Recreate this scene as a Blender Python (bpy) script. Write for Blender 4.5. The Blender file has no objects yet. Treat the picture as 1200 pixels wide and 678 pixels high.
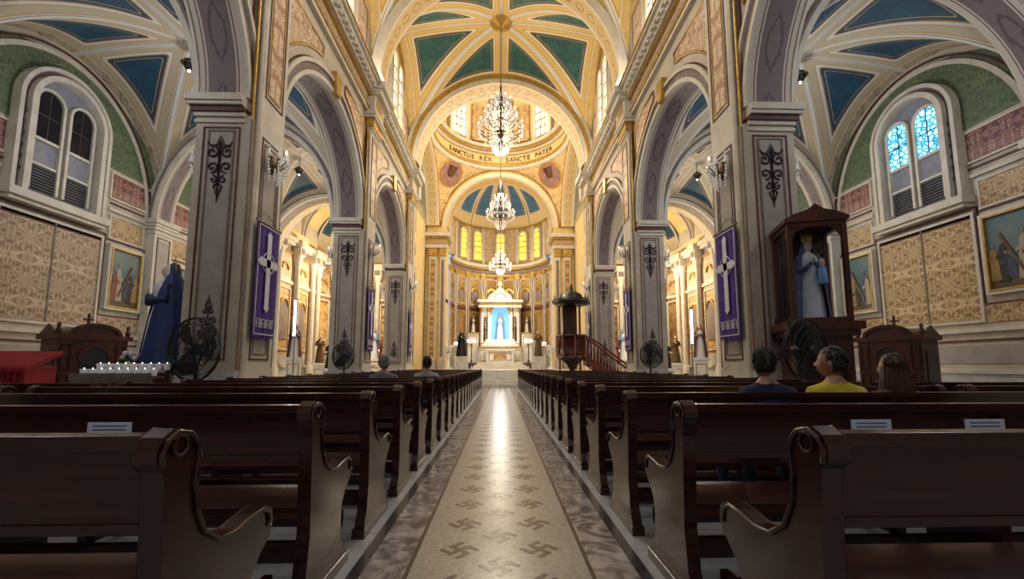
import bpy, math, random
from mathutils import Vector, Matrix
random.seed(4)
pi=math.pi; cos=math.cos; sin=math.sin
SC=bpy.context.scene

# ------------------------------------------------------------ materials
def nodes(name):
    m=bpy.data.materials.new(name); m.use_nodes=True
    nt=m.node_tree; b=nt.nodes['Principled BSDF']
    return m,nt,b
def N(nt,t,**k):
    n=nt.nodes.new(t)
    for a,v in k.items(): setattr(n,a,v)
    return n
def c4(c): return (c[0],c[1],c[2],1)
def ramp(nt,stops,const=False):
    r=N(nt,'ShaderNodeValToRGB'); cr=r.color_ramp
    if const: cr.interpolation='CONSTANT'
    cr.elements[0].position=stops[0][0]; cr.elements[0].color=c4(stops[0][1])
    cr.elements[1].position=stops[-1][0]; cr.elements[1].color=c4(stops[-1][1])
    for p,c in stops[1:-1]:
        e=cr.elements.new(p); e.color=c4(c)
    return r
def pm(name,c1,c2=None,scale=4,rough=.6,metal=0,bump=0,detail=4,dist=0,lo=.35,hi=.65,emit=None,es=0,st=(1,1,1),spec=.5,coat=0,sss=0):
    m,nt,b=nodes(name)
    b.inputs['Roughness'].default_value=rough; b.inputs['Metallic'].default_value=metal
    b.inputs['Specular IOR Level'].default_value=spec
    b.inputs['Coat Weight'].default_value=coat
    b.inputs['Coat Roughness'].default_value=.12
    if c2 is None: c2=tuple(x*.82 for x in c1)
    tc=N(nt,'ShaderNodeTexCoord'); mp=N(nt,'ShaderNodeMapping'); mp.inputs['Scale'].default_value=st
    no=N(nt,'ShaderNodeTexNoise'); no.inputs['Scale'].default_value=scale; no.inputs['Detail'].default_value=detail; no.inputs['Distortion'].default_value=dist
    r=ramp(nt,[(lo,c1),(hi,c2)])
    L=nt.links.new
    L(tc.outputs['Object'],mp.inputs[0]); L(mp.outputs[0],no.inputs['Vector']); L(no.outputs['Fac'],r.inputs[0]); L(r.outputs[0],b.inputs['Base Color'])
    if bump:
        bp=N(nt,'ShaderNodeBump'); bp.inputs['Strength'].default_value=bump; bp.inputs['Distance'].default_value=.02
        L(no.outputs['Fac'],bp.inputs['Height']); L(bp.outputs[0],b.inputs['Normal'])
    if emit:
        b.inputs['Emission Color'].default_value=c4(emit); b.inputs['Emission Strength'].default_value=es
    return m
def folded(nt,fx,fz):
    """mirror-repeat object coordinates -> symmetric wallpaper repeat"""
    L=nt.links.new
    tc=N(nt,'ShaderNodeTexCoord'); sp=N(nt,'ShaderNodeSeparateXYZ'); L(tc.outputs['Object'],sp.inputs[0]); cb=N(nt,'ShaderNodeCombineXYZ')
    for i,f in enumerate((fx,fx,fz)):
        p=N(nt,'ShaderNodeMath',operation='PINGPONG'); p.inputs[1].default_value=f; L(sp.outputs[i],p.inputs[0]); L(p.outputs[0],cb.inputs[i])
    return cb.outputs[0]
def damask(name,bg,dark,light,scale=5.0,fx=.42,fz=.55):
    m,nt,b=nodes(name); b.inputs['Roughness'].default_value=.5; L=nt.links.new
    v=folded(nt,fx,fz)
    a=N(nt,'ShaderNodeTexNoise'); a.inputs['Scale'].default_value=scale; a.inputs['Detail'].default_value=.6; a.inputs['Distortion'].default_value=.9; L(v,a.inputs['Vector'])
    mid=tuple((x+y)/2 for x,y in zip(bg,dark))
    r=ramp(nt,[(0,dark),(.32,bg),(.40,dark),(.435,light),(.50,bg),(.53,dark),(.57,mid),(.62,bg),(.66,dark)],True); L(a.outputs['Fac'],r.inputs[0]); L(r.outputs[0],b.inputs['Base Color'])
    return m
def emis(name,c,s):
    m,nt,b=nodes(name); b.inputs['Base Color'].default_value=c4(c)
    b.inputs['Emission Color'].default_value=c4(c); b.inputs['Emission Strength'].default_value=s
    return m
def glassmat(name,stops,s,scale=6):
    m,nt,b=nodes(name); tc=N(nt,'ShaderNodeTexCoord'); v=N(nt,'ShaderNodeTexVoronoi'); v.inputs['Scale'].default_value=scale
    v.feature='DISTANCE_TO_EDGE'
    r=ramp(nt,stops); L=nt.links.new
    L(tc.outputs['Object'],v.inputs['Vector']); L(v.outputs['Distance'],r.inputs[0]); L(r.outputs[0],b.inputs['Emission Color']); L(r.outputs[0],b.inputs['Base Color'])
    b.inputs['Emission Strength'].default_value=s; b.inputs['Roughness'].default_value=.2
    return m

CREAM=pm('plaster_cream',(.55,.475,.375),(.44,.375,.29),2,.6)
CREAM2=pm('plaster_ivory',(.65,.595,.49),(.55,.495,.40),3,.55)
YEL=pm('plaster_yellow',(.74,.56,.26),(.64,.46,.19),1.5,.6)
GOLD=pm('gold_paint',(.58,.37,.10),(.40,.24,.05),6,.35,.5)
MAUVE=pm('mauve_panel',(.23,.175,.16),(.175,.13,.12),3,.6)
PGREY=pm('pier_panel_grey',(.40,.35,.31),(.33,.285,.25),3,.6)
MAROON=pm('maroon_paint',(.12,.028,.028),(.075,.018,.018),5,.6)
PINK=damask('rose_lozenge',(.30,.12,.09),(.12,.025,.03),(.40,.27,.18),6,.33,.38)
SPAN=damask('spandrel_scroll',(.60,.46,.30),(.42,.22,.15),(.68,.55,.37),4)
GREYP=pm('ornament_dark',(.07,.042,.05),(.04,.028,.032),8,.6)
GREEN=damask('sage_scroll',(.10,.145,.075),(.065,.10,.06),(.17,.18,.085),5)
DAM=damask('damask_gold',(.52,.36,.16),(.26,.125,.055),(.63,.48,.26))
DAM2=damask('damask_rose',(.45,.33,.20),(.25,.145,.09),(.56,.45,.31))
DAM3=damask('damask_amber',(.60,.38,.14),(.28,.11,.035),(.72,.50,.22),4.5)
MARB=pm('marble_white',(.64,.63,.61),(.38,.38,.38),1.4,.25,dist=2,detail=8,lo=.3,hi=.75)
MARBC=pm('altar_marble',(.84,.82,.77),(.70,.67,.61),3,.3)
MARBP=pm('marble_grey_pink_band',(.48,.42,.41),(.16,.135,.14),4.2,.2,dist=2.2,detail=9,lo=.38,hi=.60)
FLOORM=pm('floor_terrazzo',(.44,.455,.49),(.34,.355,.385),3,.28,detail=8)
BEIGE=pm('terrazzo_beige',(.43,.405,.37),(.33,.31,.28),25,.26,detail=8)
DARKT=pm('tile_dark',(.035,.032,.034),(.06,.055,.055),10,.25)
WOOD=pm('mahogany',(.048,.0105,.0075),(.018,.0045,.004),9,.27,st=(.25,1,5),detail=6,coat=.35)
WOODR=pm('redwood',(.085,.018,.011),(.04,.010,.007),6,.3,st=(1,1,.3))
REDW=pm('pulpit_redwood',(.22,.045,.03),(.12,.025,.018),6,.35,st=(1,1,.3))
BLACK=pm('black_metal',(.010,.010,.012),(.016,.016,.016),10,.35)
METAL=pm('steel',(.5,.5,.5),(.4,.4,.4),10,.3,1)
BRONZE=pm('bronze',(.16,.10,.045),(.09,.055,.025),12,.35,.6)
CRYST=pm('crystal',(.9,.9,.93),(.65,.68,.75),40,.1,.2,emit=(1,.97,.9),es=.12)  # slight emission in the material makes the crystals look whiter
BULB=emis('bulb',(1,.88,.66),5)
TUBE=emis('fluorescent',(.85,.95,1),9)
PURPLE=pm('purple_cloth',(.085,.035,.28),(.06,.022,.20),6,.8)
WHITE=pm('white_cloth',(.78,.78,.81),(.68,.68,.73),8,.8)
BLUEC=pm('blue_mantle',(.006,.030,.15),(.003,.016,.085),5,.6)
LBLUE=pm('light_blue',(.22,.42,.72),(.18,.35,.62),5,.6)
RED=pm('red_cloth',(.32,.010,.02),(.22,.007,.011),5,.8)
SKIN=pm('skin',(.38,.20,.13),(.28,.135,.085),9,.45)
SKINL=pm('painted_skin',(.72,.52,.40),(.64,.45,.33),12,.5)
PAPER=pm('paper',(.68,.76,.88),(.62,.7,.84),5,.7)
INK=pm('ink',(.04,.1,.3),(.04,.1,.3),5,.7)
DARKG=pm('dark_glass',(.006,.006,.010),(.012,.010,.016),3,.15)
LOUV=pm('louver_grey',(.11,.11,.135),(.08,.08,.10),8,.5)
LITG=pm('panel_grey',(.27,.27,.31),(.22,.22,.26),6,.6)
SKYG=glassmat('stained_blue',[(0,(.0,.03,.10)),(.05,(.02,.28,.48)),(.2,(.35,.80,.95)),(.5,(.8,1,1))],1.6,7)
WARMG=glassmat('stained_amber',[(0,(.15,.06,.0)),(.04,(.9,.50,.04)),(.25,(1,.74,.14))],1.4,5)
DAYG=glassmat('window_day',[(0,(.3,.22,.08)),(.05,(.95,.82,.45)),(.3,(1,.97,.80))],1.9,5)

def uvmat(name,bg,edge,line,motif,freq=1.6):
    m,nt,b=nodes(name); b.inputs['Roughness'].default_value=.6; L=nt.links.new
    uv=N(nt,'ShaderNodeUVMap'); sp=N(nt,'ShaderNodeSeparateXYZ'); L(uv.outputs[0],sp.inputs[0])
    r=ramp(nt,[(0,edge),(.13,line),(.16,edge),(.2,bg),(.8,edge),(.84,line),(.87,edge)],True); L(sp.outputs[1],r.inputs[0])
    a=N(nt,'ShaderNodeMath',operation='MULTIPLY'); a.inputs[1].default_value=freq*pi; L(sp.outputs[0],a.inputs[0])
    s=N(nt,'ShaderNodeMath',operation='SINE'); L(a.outputs[0],s.inputs[0])
    s2=N(nt,'ShaderNodeMath',operation='ABSOLUTE'); L(s.outputs[0],s2.inputs[0])
    v=N(nt,'ShaderNodeMath',operation='SUBTRACT'); v.inputs[1].default_value=.5; L(sp.outputs[1],v.inputs[0])
    v2=N(nt,'ShaderNodeMath',operation='ABSOLUTE'); L(v.outputs[0],v2.inputs[0])
    v3=N(nt,'ShaderNodeMath',operation='MULTIPLY'); v3.inputs[1].default_value=3.2; L(v2.outputs[0],v3.inputs[0])
    d=N(nt,'ShaderNodeMath',operation='SUBTRACT'); L(s2.outputs[0],d.inputs[0]); L(v3.outputs[0],d.inputs[1])
    tc=N(nt,'ShaderNodeTexNoise'); tc.inputs['Scale'].default_value=9; L(uv.outputs[0],tc.inputs['Vector'])
    ad=N(nt,'ShaderNodeMath',operation='ADD'); L(d.outputs[0],ad.inputs[0])
    nn=N(nt,'ShaderNodeMath',operation='MULTIPLY'); nn.inputs[1].default_value=.5; L(tc.outputs['Fac'],nn.inputs[0]); L(nn.outputs[0],ad.inputs[1])
    k=N(nt,'ShaderNodeMath',operation='COMPARE'); k.inputs[1].default_value=.72; k.inputs[2].default_value=.10; L(ad.outputs[0],k.inputs[0])
    mx=N(nt,'ShaderNodeMix',data_type='RGBA'); L(k.outputs[0],mx.inputs[0]); L(r.outputs[0],mx.inputs[6]); mx.inputs[7].default_value=c4(motif)
    L(mx.outputs[2],b.inputs['Base Color'])
    return m
SOFF=uvmat('soffit_mauve',(.165,.12,.12),(.54,.47,.38),(.12,.035,.035),(.09,.06,.065),.75)
SOFFY=uvmat('soffit_gold',(.64,.46,.21),(.76,.64,.42),(.28,.10,.04),(.42,.24,.08))
FRIEZE=uvmat('frieze_gold',(.42,.31,.20),(.58,.49,.35),(.2,.07,.05),(.17,.08,.08),2.5)

def vaultmat(name,panel,panel2,base,base2,gold,line):
    m,nt,b=nodes(name); b.inputs['Roughness'].default_value=.65; L=nt.links.new
    at=N(nt,'ShaderNodeAttribute',attribute_name='s')
    ma=N(nt,'ShaderNodeMath',operation='ADD'); ma.inputs[1].default_value=.5; L(at.outputs['Fac'],ma.inputs[0])
    r=ramp(nt,[(0,(0,0,0)),(.12,line),(.155,gold),(.20,base),(.36,gold),(.39,line),(.46,(.6*gold[0],.45*gold[1],.3*gold[2])),(.5,panel),(.56,gold),(.58,panel)],True)
    L(ma.outputs[0],r.inputs[0])
    v=folded(nt,.6,.6)
    no=N(nt,'ShaderNodeTexNoise'); no.inputs['Scale'].default_value=3.6; no.inputs['Distortion'].default_value=.9; no.inputs['Detail'].default_value=.5; L(v,no.inputs['Vector'])
    rb=ramp(nt,[(0,base),(.38,base2),(.42,base),(.50,base2),(.53,base),(.60,base2),(.64,base)],True); L(no.outputs['Fac'],rb.inputs[0])
    rp=ramp(nt,[(.35,panel),(.65,panel2)]); L(no.outputs['Fac'],rp.inputs[0])
    c1=N(nt,'ShaderNodeMath',operation='LESS_THAN'); c1.inputs[1].default_value=.12; L(ma.outputs[0],c1.inputs[0])
    m1=N(nt,'ShaderNodeMix',data_type='RGBA'); L(c1.outputs[0],m1.inputs[0]); L(r.outputs[0],m1.inputs[6]); L(rb.outputs[0],m1.inputs[7])
    c2=N(nt,'ShaderNodeMath',operation='GREATER_THAN'); c2.inputs[1].default_value=.58; L(ma.outputs[0],c2.inputs[0])
    m2=N(nt,'ShaderNodeMix',data_type='RGBA'); L(c2.outputs[0],m2.inputs[0]); L(m1.outputs[2],m2.inputs[6]); L(rp.outputs[0],m2.inputs[7])
    ar=N(nt,'ShaderNodeAttribute',attribute_name='rib')
    rr=ramp(nt,[(0,line),(.05,(gold[0]*.5,gold[1]*.4,gold[2]*.4)),(.065,line),(.09,(0,0,0))],True); L(ar.outputs['Fac'],rr.inputs[0])
    c3=N(nt,'ShaderNodeMath',operation='LESS_THAN'); c3.inputs[1].default_value=.09; L(ar.outputs['Fac'],c3.inputs[0])
    m3=N(nt,'ShaderNodeMix',data_type='RGBA'); L(c3.outputs[0],m3.inputs[0]); L(m2.outputs[2],m3.inputs[6]); L(rr.outputs[0],m3.inputs[7])
    L(m3.outputs[2],b.inputs['Base Color'])
    return m
VN=vaultmat('vault_nave_paint',(.018,.085,.085),(.035,.12,.105),(.74,.52,.18),(.56,.38,.16),(.62,.36,.05),(.76,.73,.62))
VA=vaultmat('vault_aisle_paint',(.008,.045,.085),(.012,.065,.11),(.44,.36,.24),(.26,.18,.105),(.46,.30,.11),(.56,.54,.49))
VC=vaultmat('vault_apse_paint',(.05,.15,.30),(.08,.20,.38),(.74,.57,.28),(.78,.64,.38),(.66,.44,.12),(.82,.75,.58))

# ------------------------------------------------------------ mesh builder
class B:
    def __init__(s,M=None): s.v=[];s.f=[];s.mi=[];s.uv=[];s.sm=[];s.mats=[];s.M=M
    def slot(s,m):
        if m not in s.mats: s.mats.append(m)
        return s.mats.index(m)
    def add(s,vs,fs,m,uvs=None,smooth=False):
        o=len(s.v)
        if s.M is not None: vs=[tuple(s.M@Vector(p)) for p in vs]
        s.v+= [tuple(p) for p in vs]; k=s.slot(m)
        for i,f in enumerate(fs):
            s.f.append([o+j for j in f]); s.mi.append(k); s.sm.append(smooth)
            s.uv.append(uvs[i] if uvs else [(0,0)]*len(f))
    def box(s,x0,x1,y0,y1,z0,z1,m):
        vs=[(x,y,z) for z in(z0,z1) for y in(y0,y1) for x in(x0,x1)]
        s.add(vs,[(0,2,3,1),(4,5,7,6),(0,1,5,4),(2,6,7,3),(0,4,6,2),(1,3,7,5)],m)
    def prism(s,axis,pts,w0,w1,m):
        P=(lambda u,z,w:(w,u,z)) if axis=='x' else ((lambda u,z,w:(u,w,z)) if axis=='y' else (lambda u,z,w:(u,z,w)))
        n=len(pts); vs=[P(u,z,w0) for u,z in pts]+[P(u,z,w1) for u,z in pts]
        fs=[list(range(n)),list(range(2*n-1,n-1,-1))]+[(i,(i+1)%n,n+(i+1)%n,n+i) for i in range(n)]
        s.add(vs,fs,m)
    def lathe(s,prof,cx,cy,m,seg=20,sx=1,sy=1,a0=0,a1=2*pi,fold=0,nf=9,ph=0):
        full=abs(a1-a0-2*pi)<1e-6; K=seg if full else seg+1
        vs=[]
        for r,z in prof:
            for k in range(K):
                a=a0+(a1-a0)*k/seg; rr=r*(1+fold*sin(nf*a+ph+z*1.5))
                vs.append((cx+rr*cos(a)*sx,cy+rr*sin(a)*sy,z))
        fs=[]
        for i in range(len(prof)-1):
            for k in range(seg):
                k2=(k+1)%K; fs.append((i*K+k,i*K+k2,(i+1)*K+k2,(i+1)*K+k))
        s.add(vs,fs,m,None,True)
    def tube(s,path,r,m,seg=6,cap=True):
        path=[Vector(p) for p in path]; n=len(path); vs=[]
        up=Vector((0,0,1))
        for i,p in enumerate(path):
            t=(path[min(i+1,n-1)]-path[max(i-1,0)])
            if t.length<1e-9: t=Vector((0,0,1))
            t.normalize()
            u=up if abs(t.dot(up))<.95 else Vector((1,0,0))
            a=t.cross(u).normalized(); b=t.cross(a)
            rr=r[i] if isinstance(r,(list,tuple)) else r
            for k in range(seg):
                an=2*pi*k/seg; vs.append(tuple(p+a*cos(an)*rr+b*sin(an)*rr))
        fs=[(i*seg+k,i*seg+(k+1)%seg,(i+1)*seg+(k+1)%seg,(i+1)*seg+k) for i in range(n-1) for k in range(seg)]
        if cap: fs+=[list(range(seg)),list(range((n-1)*seg,n*seg))]
        s.add(vs,fs,m,None,True)
    def sphere(s,c,r,m,seg=12,rings=8,fn=None):
        if not isinstance(r,(tuple,list)): r=(r,r,r)
        vs=[]
        for i in range(rings+1):
            t=pi*i/rings
            for k in range(seg):
                a=2*pi*k/seg; d=Vector((sin(t)*cos(a),sin(t)*sin(a),cos(t)))
                p=Vector((d.x*r[0],d.y*r[1],d.z*r[2]))
                if fn: p=fn(d,p)
                vs.append((c[0]+p[0],c[1]+p[1],c[2]+p[2]))
        fs=[(i*seg+k,i*seg+(k+1)%seg,(i+1)*seg+(k+1)%seg,(i+1)*seg+k) for i in range(rings) for k in range(seg)]
        s.add(vs,fs,m,None,True)
    def octa(s,c,r,m,h=1.5):
        x,y,z=c; vs=[(x+r,y,z),(x,y+r,z),(x-r,y,z),(x,y-r,z),(x,y,z+r*h),(x,y,z-r*h)]
        s.add(vs,[(0,1,4),(1,2,4),(2,3,4),(3,0,4),(1,0,5),(2,1,5),(3,2,5),(0,3,5)],m)
    def ring(s,axis,cu,zs,a,h,t,w0,w1,mf,ms=None,n=32,t0=0,t1=pi):
        P=(lambda u,z,w:(w,u,z)) if axis=='x' else (lambda u,z,w:(u,w,z))
        ms=ms or mf; vs=[]
        for i in range(n+1):
            th=t0+(t1-t0)*i/n; c,sn=cos(th),sin(th)
            for (aa,hh) in((a,h),(a+t,h+t)):
                for w in(w0,w1): vs.append(P(cu+aa*c,zs+hh*sn,w))
        f=[];g=[];uv=[]
        L=(t1-t0)*a
        for i in range(n):
            o=4*i;q=4*i+4
            f+=[(o,q,q+2,o+2),(o+1,o+3,q+3,q+1),(o+2,q+2,q+3,o+3)]
            g.append((o,o+1,q+1,q)); uv.append([(L*i/n,0),(L*i/n,1),(L*(i+1)/n,1),(L*(i+1)/n,0)])
        f+=[(0,2,3,1),(4*n,4*n+1,4*n+3,4*n+2)]
        s.add(vs,f,mf); s.add(vs,g,ms,uv)
    def archwall(s,axis,u0,u1,zt,cu,a,zs,h,w0,w1,mf,ms=None,n=32):
        P=(lambda u,z,w:(w,u,z)) if axis=='x' else (lambda u,z,w:(u,w,z))
        ms=ms or mf; pts=[(cu-a*cos(pi*i/n),zs+h*sin(pi*i/n)) for i in range(n+1)]
        for i in range(n):
            (ua,za),(ub,zb)=pts[i],pts[i+1]
            for w in(w0,w1): s.add([P(ua,za,w),P(ub,zb,w),P(ub,zt,w),P(ua,zt,w)],[(0,1,2,3)],mf)
            s.add([P(ua,za,w0),P(ub,zb,w0),P(ub,zb,w1),P(ua,za,w1)],[(0,1,2,3)],ms,[[(pi*a*i/n,0),(pi*a*(i+1)/n,0),(pi*a*(i+1)/n,1),(pi*a*i/n,1)]])
        for (ua,ub) in((u0,cu-a),(cu+a,u1)):
            if ub-ua>1e-4:
                for w in(w0,w1): s.add([P(ua,zs,w),P(ub,zs,w),P(ub,zt,w),P(ua,zt,w)],[(0,1,2,3)],mf)
    def obj(s,name,parent=None,loc=(0,0,0),rot=(0,0,0),bevel=0):
        me=bpy.data.meshes.new(name); me.from_pydata(s.v,[],s.f)
        for m in s.mats: me.materials.append(m)
        me.polygons.foreach_set('material_index',s.mi); me.polygons.foreach_set('use_smooth',s.sm)
        uvl=me.uv_layers.new(name='UVMap'); flat=[c for f in s.uv for p in f for c in p]; uvl.data.foreach_set('uv',flat)
        me.update()
        o=bpy.data.objects.new(name,me); SC.collection.objects.link(o); o.location=loc; o.rotation_euler=rot
        if parent: o.parent=parent
        if bevel:
            b=o.modifiers.new('b','BEVEL'); b.width=bevel; b.segments=2; b.limit_method='ANGLE'
        return o
def inst(o,loc,rot=(0,0,0),scale=(1,1,1)):
    n=o.copy(); SC.collection.objects.link(n); n.location=loc; n.rotation_euler=rot; n.scale=scale
    return n
def side(sg): return Matrix.Scale(sg,4,(1,0,0))

W=4.55; WF=4.75; WB=5.6; XO=12.0
P=[-5.0,1.6,8.2,14.8,21.4]; HB=3.3
ZS=6.1; AR=2.7
YB=-8.0

# floor
b=B()
for x0,x1,m in((-12.2,-.84,FLOORM),(.84,12.2,FLOORM),(-.84,-.77,DARKT),(.77,.84,DARKT),(-.77,-.53,MARBP),(.53,.77,MARBP),(-.53,-.505,DARKT),(.505,.53,DARKT),(-.505,.505,BEIGE)):
    b.box(x0,x1,YB,34,-.2,0,m)
b.obj('floor')
b=B()
def fret(cx,cy,s):
    R=Matrix.Rotation(math.radians(45),2)
    t=s*.36
    segs=[(-t/2,-s,t/2,s),(-s,-t/2,-t/2,t/2),(t/2,-t/2,s,t/2),(t/2,s-t,s,s),(-s,-s,-t/2,-s+t),(s-t,-s,s,-t/2),(-s,t/2,-s+t,s)]
    for x0,y0,x1,y1 in segs:
        q=[R@Vector(p) for p in((x0,y0),(x1,y0),(x1,y1),(x0,y1))]
        b.add([(cx+p.x,cy+p.y,.0015) for p in q],[(0,1,2,3)],DARKT)
y=.4;k=0
while y<22:
    for x in((-.25,.25) if k%2 else (0,)): fret(x,y,.09)
    y+=.22;k+=1
for y in range(-7,22):
    for sg in(-1,1):
        b.box(min(sg*.53,sg*.77),max(sg*.53,sg*.77),y+.4,y+.404,.0,.0015,DARKT)
        b.box(min(sg*.84,sg*12),max(sg*.84,sg*12),y+.1,y+.106,.0,.001,LOUV)
b.obj('floor_mosaic_inlay')

# ------------------------------------------------------------ ornament
def spiral(cx,cz,r0,turns,sgn,ph,y):
    pts=[]
    for i in range(22):
        t=i/21; a=ph+sgn*turns*2*pi*t; r=r0*(1-.85*t)
        pts.append((cx+r*cos(a),y,cz+r*sin(a)))
    return pts
def ornament(b,cx,cz,s,y,m,flip=1):
    for g in(-1,1):
        b.tube(spiral(cx+g*.11*s,cz+.25*s*flip,.10*s,1.3,g,pi/2,y),.02*s,m,4)
        b.tube(spiral(cx+g*.10*s,cz+.02*s*flip,.09*s,1.2,-g,-pi/2,y),.018*s,m,4)
        b.tube(spiral(cx+g*.07*s,cz-.17*s*flip,.06*s,1.1,g,pi/2,y),.015*s,m,4)
        b.tube([(cx+g*.18*s,y,cz+.4*s*flip),(cx+g*.12*s,y,cz+.33*s*flip),(cx+g*.02*s,y,cz+.38*s*flip)],.018*s,m,4)
        b.tube([(cx,y,cz-.22*s*flip),(cx+g*.06*s,y,cz-.27*s*flip),(cx+g*.03*s,y,cz-.35*s*flip),(cx,y,cz-.42*s*flip)],.015*s,m,4)
    b.tube([(cx,y,cz+.42*s*flip),(cx,y,cz-.5*s*flip)],[.025*s,.01*s],m,4)
    b.prism('y',[(cx,cz+.5*s*flip),(cx+.05*s,cz+.4*s*flip),(cx,cz+.3*s*flip),(cx-.05*s,cz+.4*s*flip)],y-.01,y+.01,m)

def frame(b,x0,x1,z0,z1,y,t,d,m):
    b.box(x0,x1,y-d,y+d,z0,z0+t,m);b.box(x0,x1,y-d,y+d,z1-t,z1,m)
    b.box(x0,x0+t,y-d,y+d,z0+t,z1-t,m);b.box(x1-t,x1,y-d,y+d,z0+t,z1-t,m)
def framex(b,y0,y1,z0,z1,x,t,d,m):
    b.box(x-d,x+d,y0,y1,z0,z0+t,m);b.box(x-d,x+d,y0,y1,z1-t,z1,m)
    b.box(x-d,x+d,y0,y0+t,z0+t,z1-t,m);b.box(x-d,x+d,y1-t,y1,z0+t,z1-t,m)

# ------------------------------------------------------------ piers
def pier(sg):
    b=B(side(sg))
    b.box(4.62,WB,-.6,.6,0,5.75,CREAM)
    b.box(4.54,WB+.08,-.68,.68,0,.55,MARB); b.box(4.57,WB+.05,-.64,.64,.55,.9,MARB); b.box(4.6,WB+.02,-.62,.62,.9,1.05,MARB)
    for z0,z1,e in((5.60,5.66,.03),(5.72,5.80,.04),(5.80,5.90,.08),(5.90,5.97,.13),(5.97,6.10,.16)):
        b.box(WF-.02,WB+e,-.6-e,.6+e,z0,z1,CREAM2 if z0!=5.8 else MAROON)
    for y in(-.6,.6):
        d=-1 if y<0 else 1
        b.box(4.90,5.36,y-.012,y+.012,1.35,5.45,PGREY)
        frame(b,4.80,5.46,1.25,5.52,y,.022,.02,MAROON)
        frame(b,4.89,5.37,1.33,5.46,y,.03,.028,MAUVE)
        ornament(b,5.13,4.72,1.25,y+d*.02,GREYP); ornament(b,5.13,1.95,.9,y+d*.02,GREYP,-1)
    b.box(W,4.70,-.42,.42,0,9.7,CREAM2)
    b.box(W-.07,4.7,-.5,.5,0,.9,MARB)
    for y in(-.44,.44):
        b.lathe([(.07,.9),(.05,1.0),(.04,1.1),(.04,9.3),(.07,9.4)],W+.04,y,CREAM2,8)
    for y in(-.53,.53): b.lathe([(.035,.9),(.03,9.5)],4.64,y,GOLD,8)
    for z0,z1 in((1.25,5.5),(6.3,9.2)):
        framex(b,-.32,.32,z0,z1,W,.03,.015,MAROON)
        b.box(W-.008,W+.01,-.2,.2,z0+.15,z1-.15,PGREY if z0<2 else SPAN)
        framex(b,-.24,.24,z0+.1,z1-.1,W,.025,.02,GOLD if z0>2 else MAUVE)
    for z0,z1,e in((9.3,9.36,.03),(9.42,9.5,.06),(9.5,9.8,.1),(9.8,9.9,.16),(9.9,10.0,.2)):
        b.box(W-e,4.75,-.42-e,.42+e,z0,z1,GOLD if z0 in(9.5,) else CREAM2)
    for k in range(5):
        b.lathe([(.0,9.42),(.05,9.5),(.075,9.62),(.05,9.74)],W-.03,-.32+.16*k,GOLD,8)
    b.box(WB,WB+.12,-.36,.36,0,5.8,CREAM2); b.box(WB,WB+.16,-.4,.4,5.7,6.1,CREAM2)
    for y in(-.57,.57): b.box(4.60,4.74,y-.02,y+.02,1.1,5.7,MAUVE)
    return b
pr=pier(1).obj('stone_pier',loc=(0,P[0],0)); pl=pier(-1).obj('stone_pier',loc=(0,P[0],0))
for py in P[1:]:
    inst(pr,(0,py,0)); inst(pl,(0,py,0))

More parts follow.
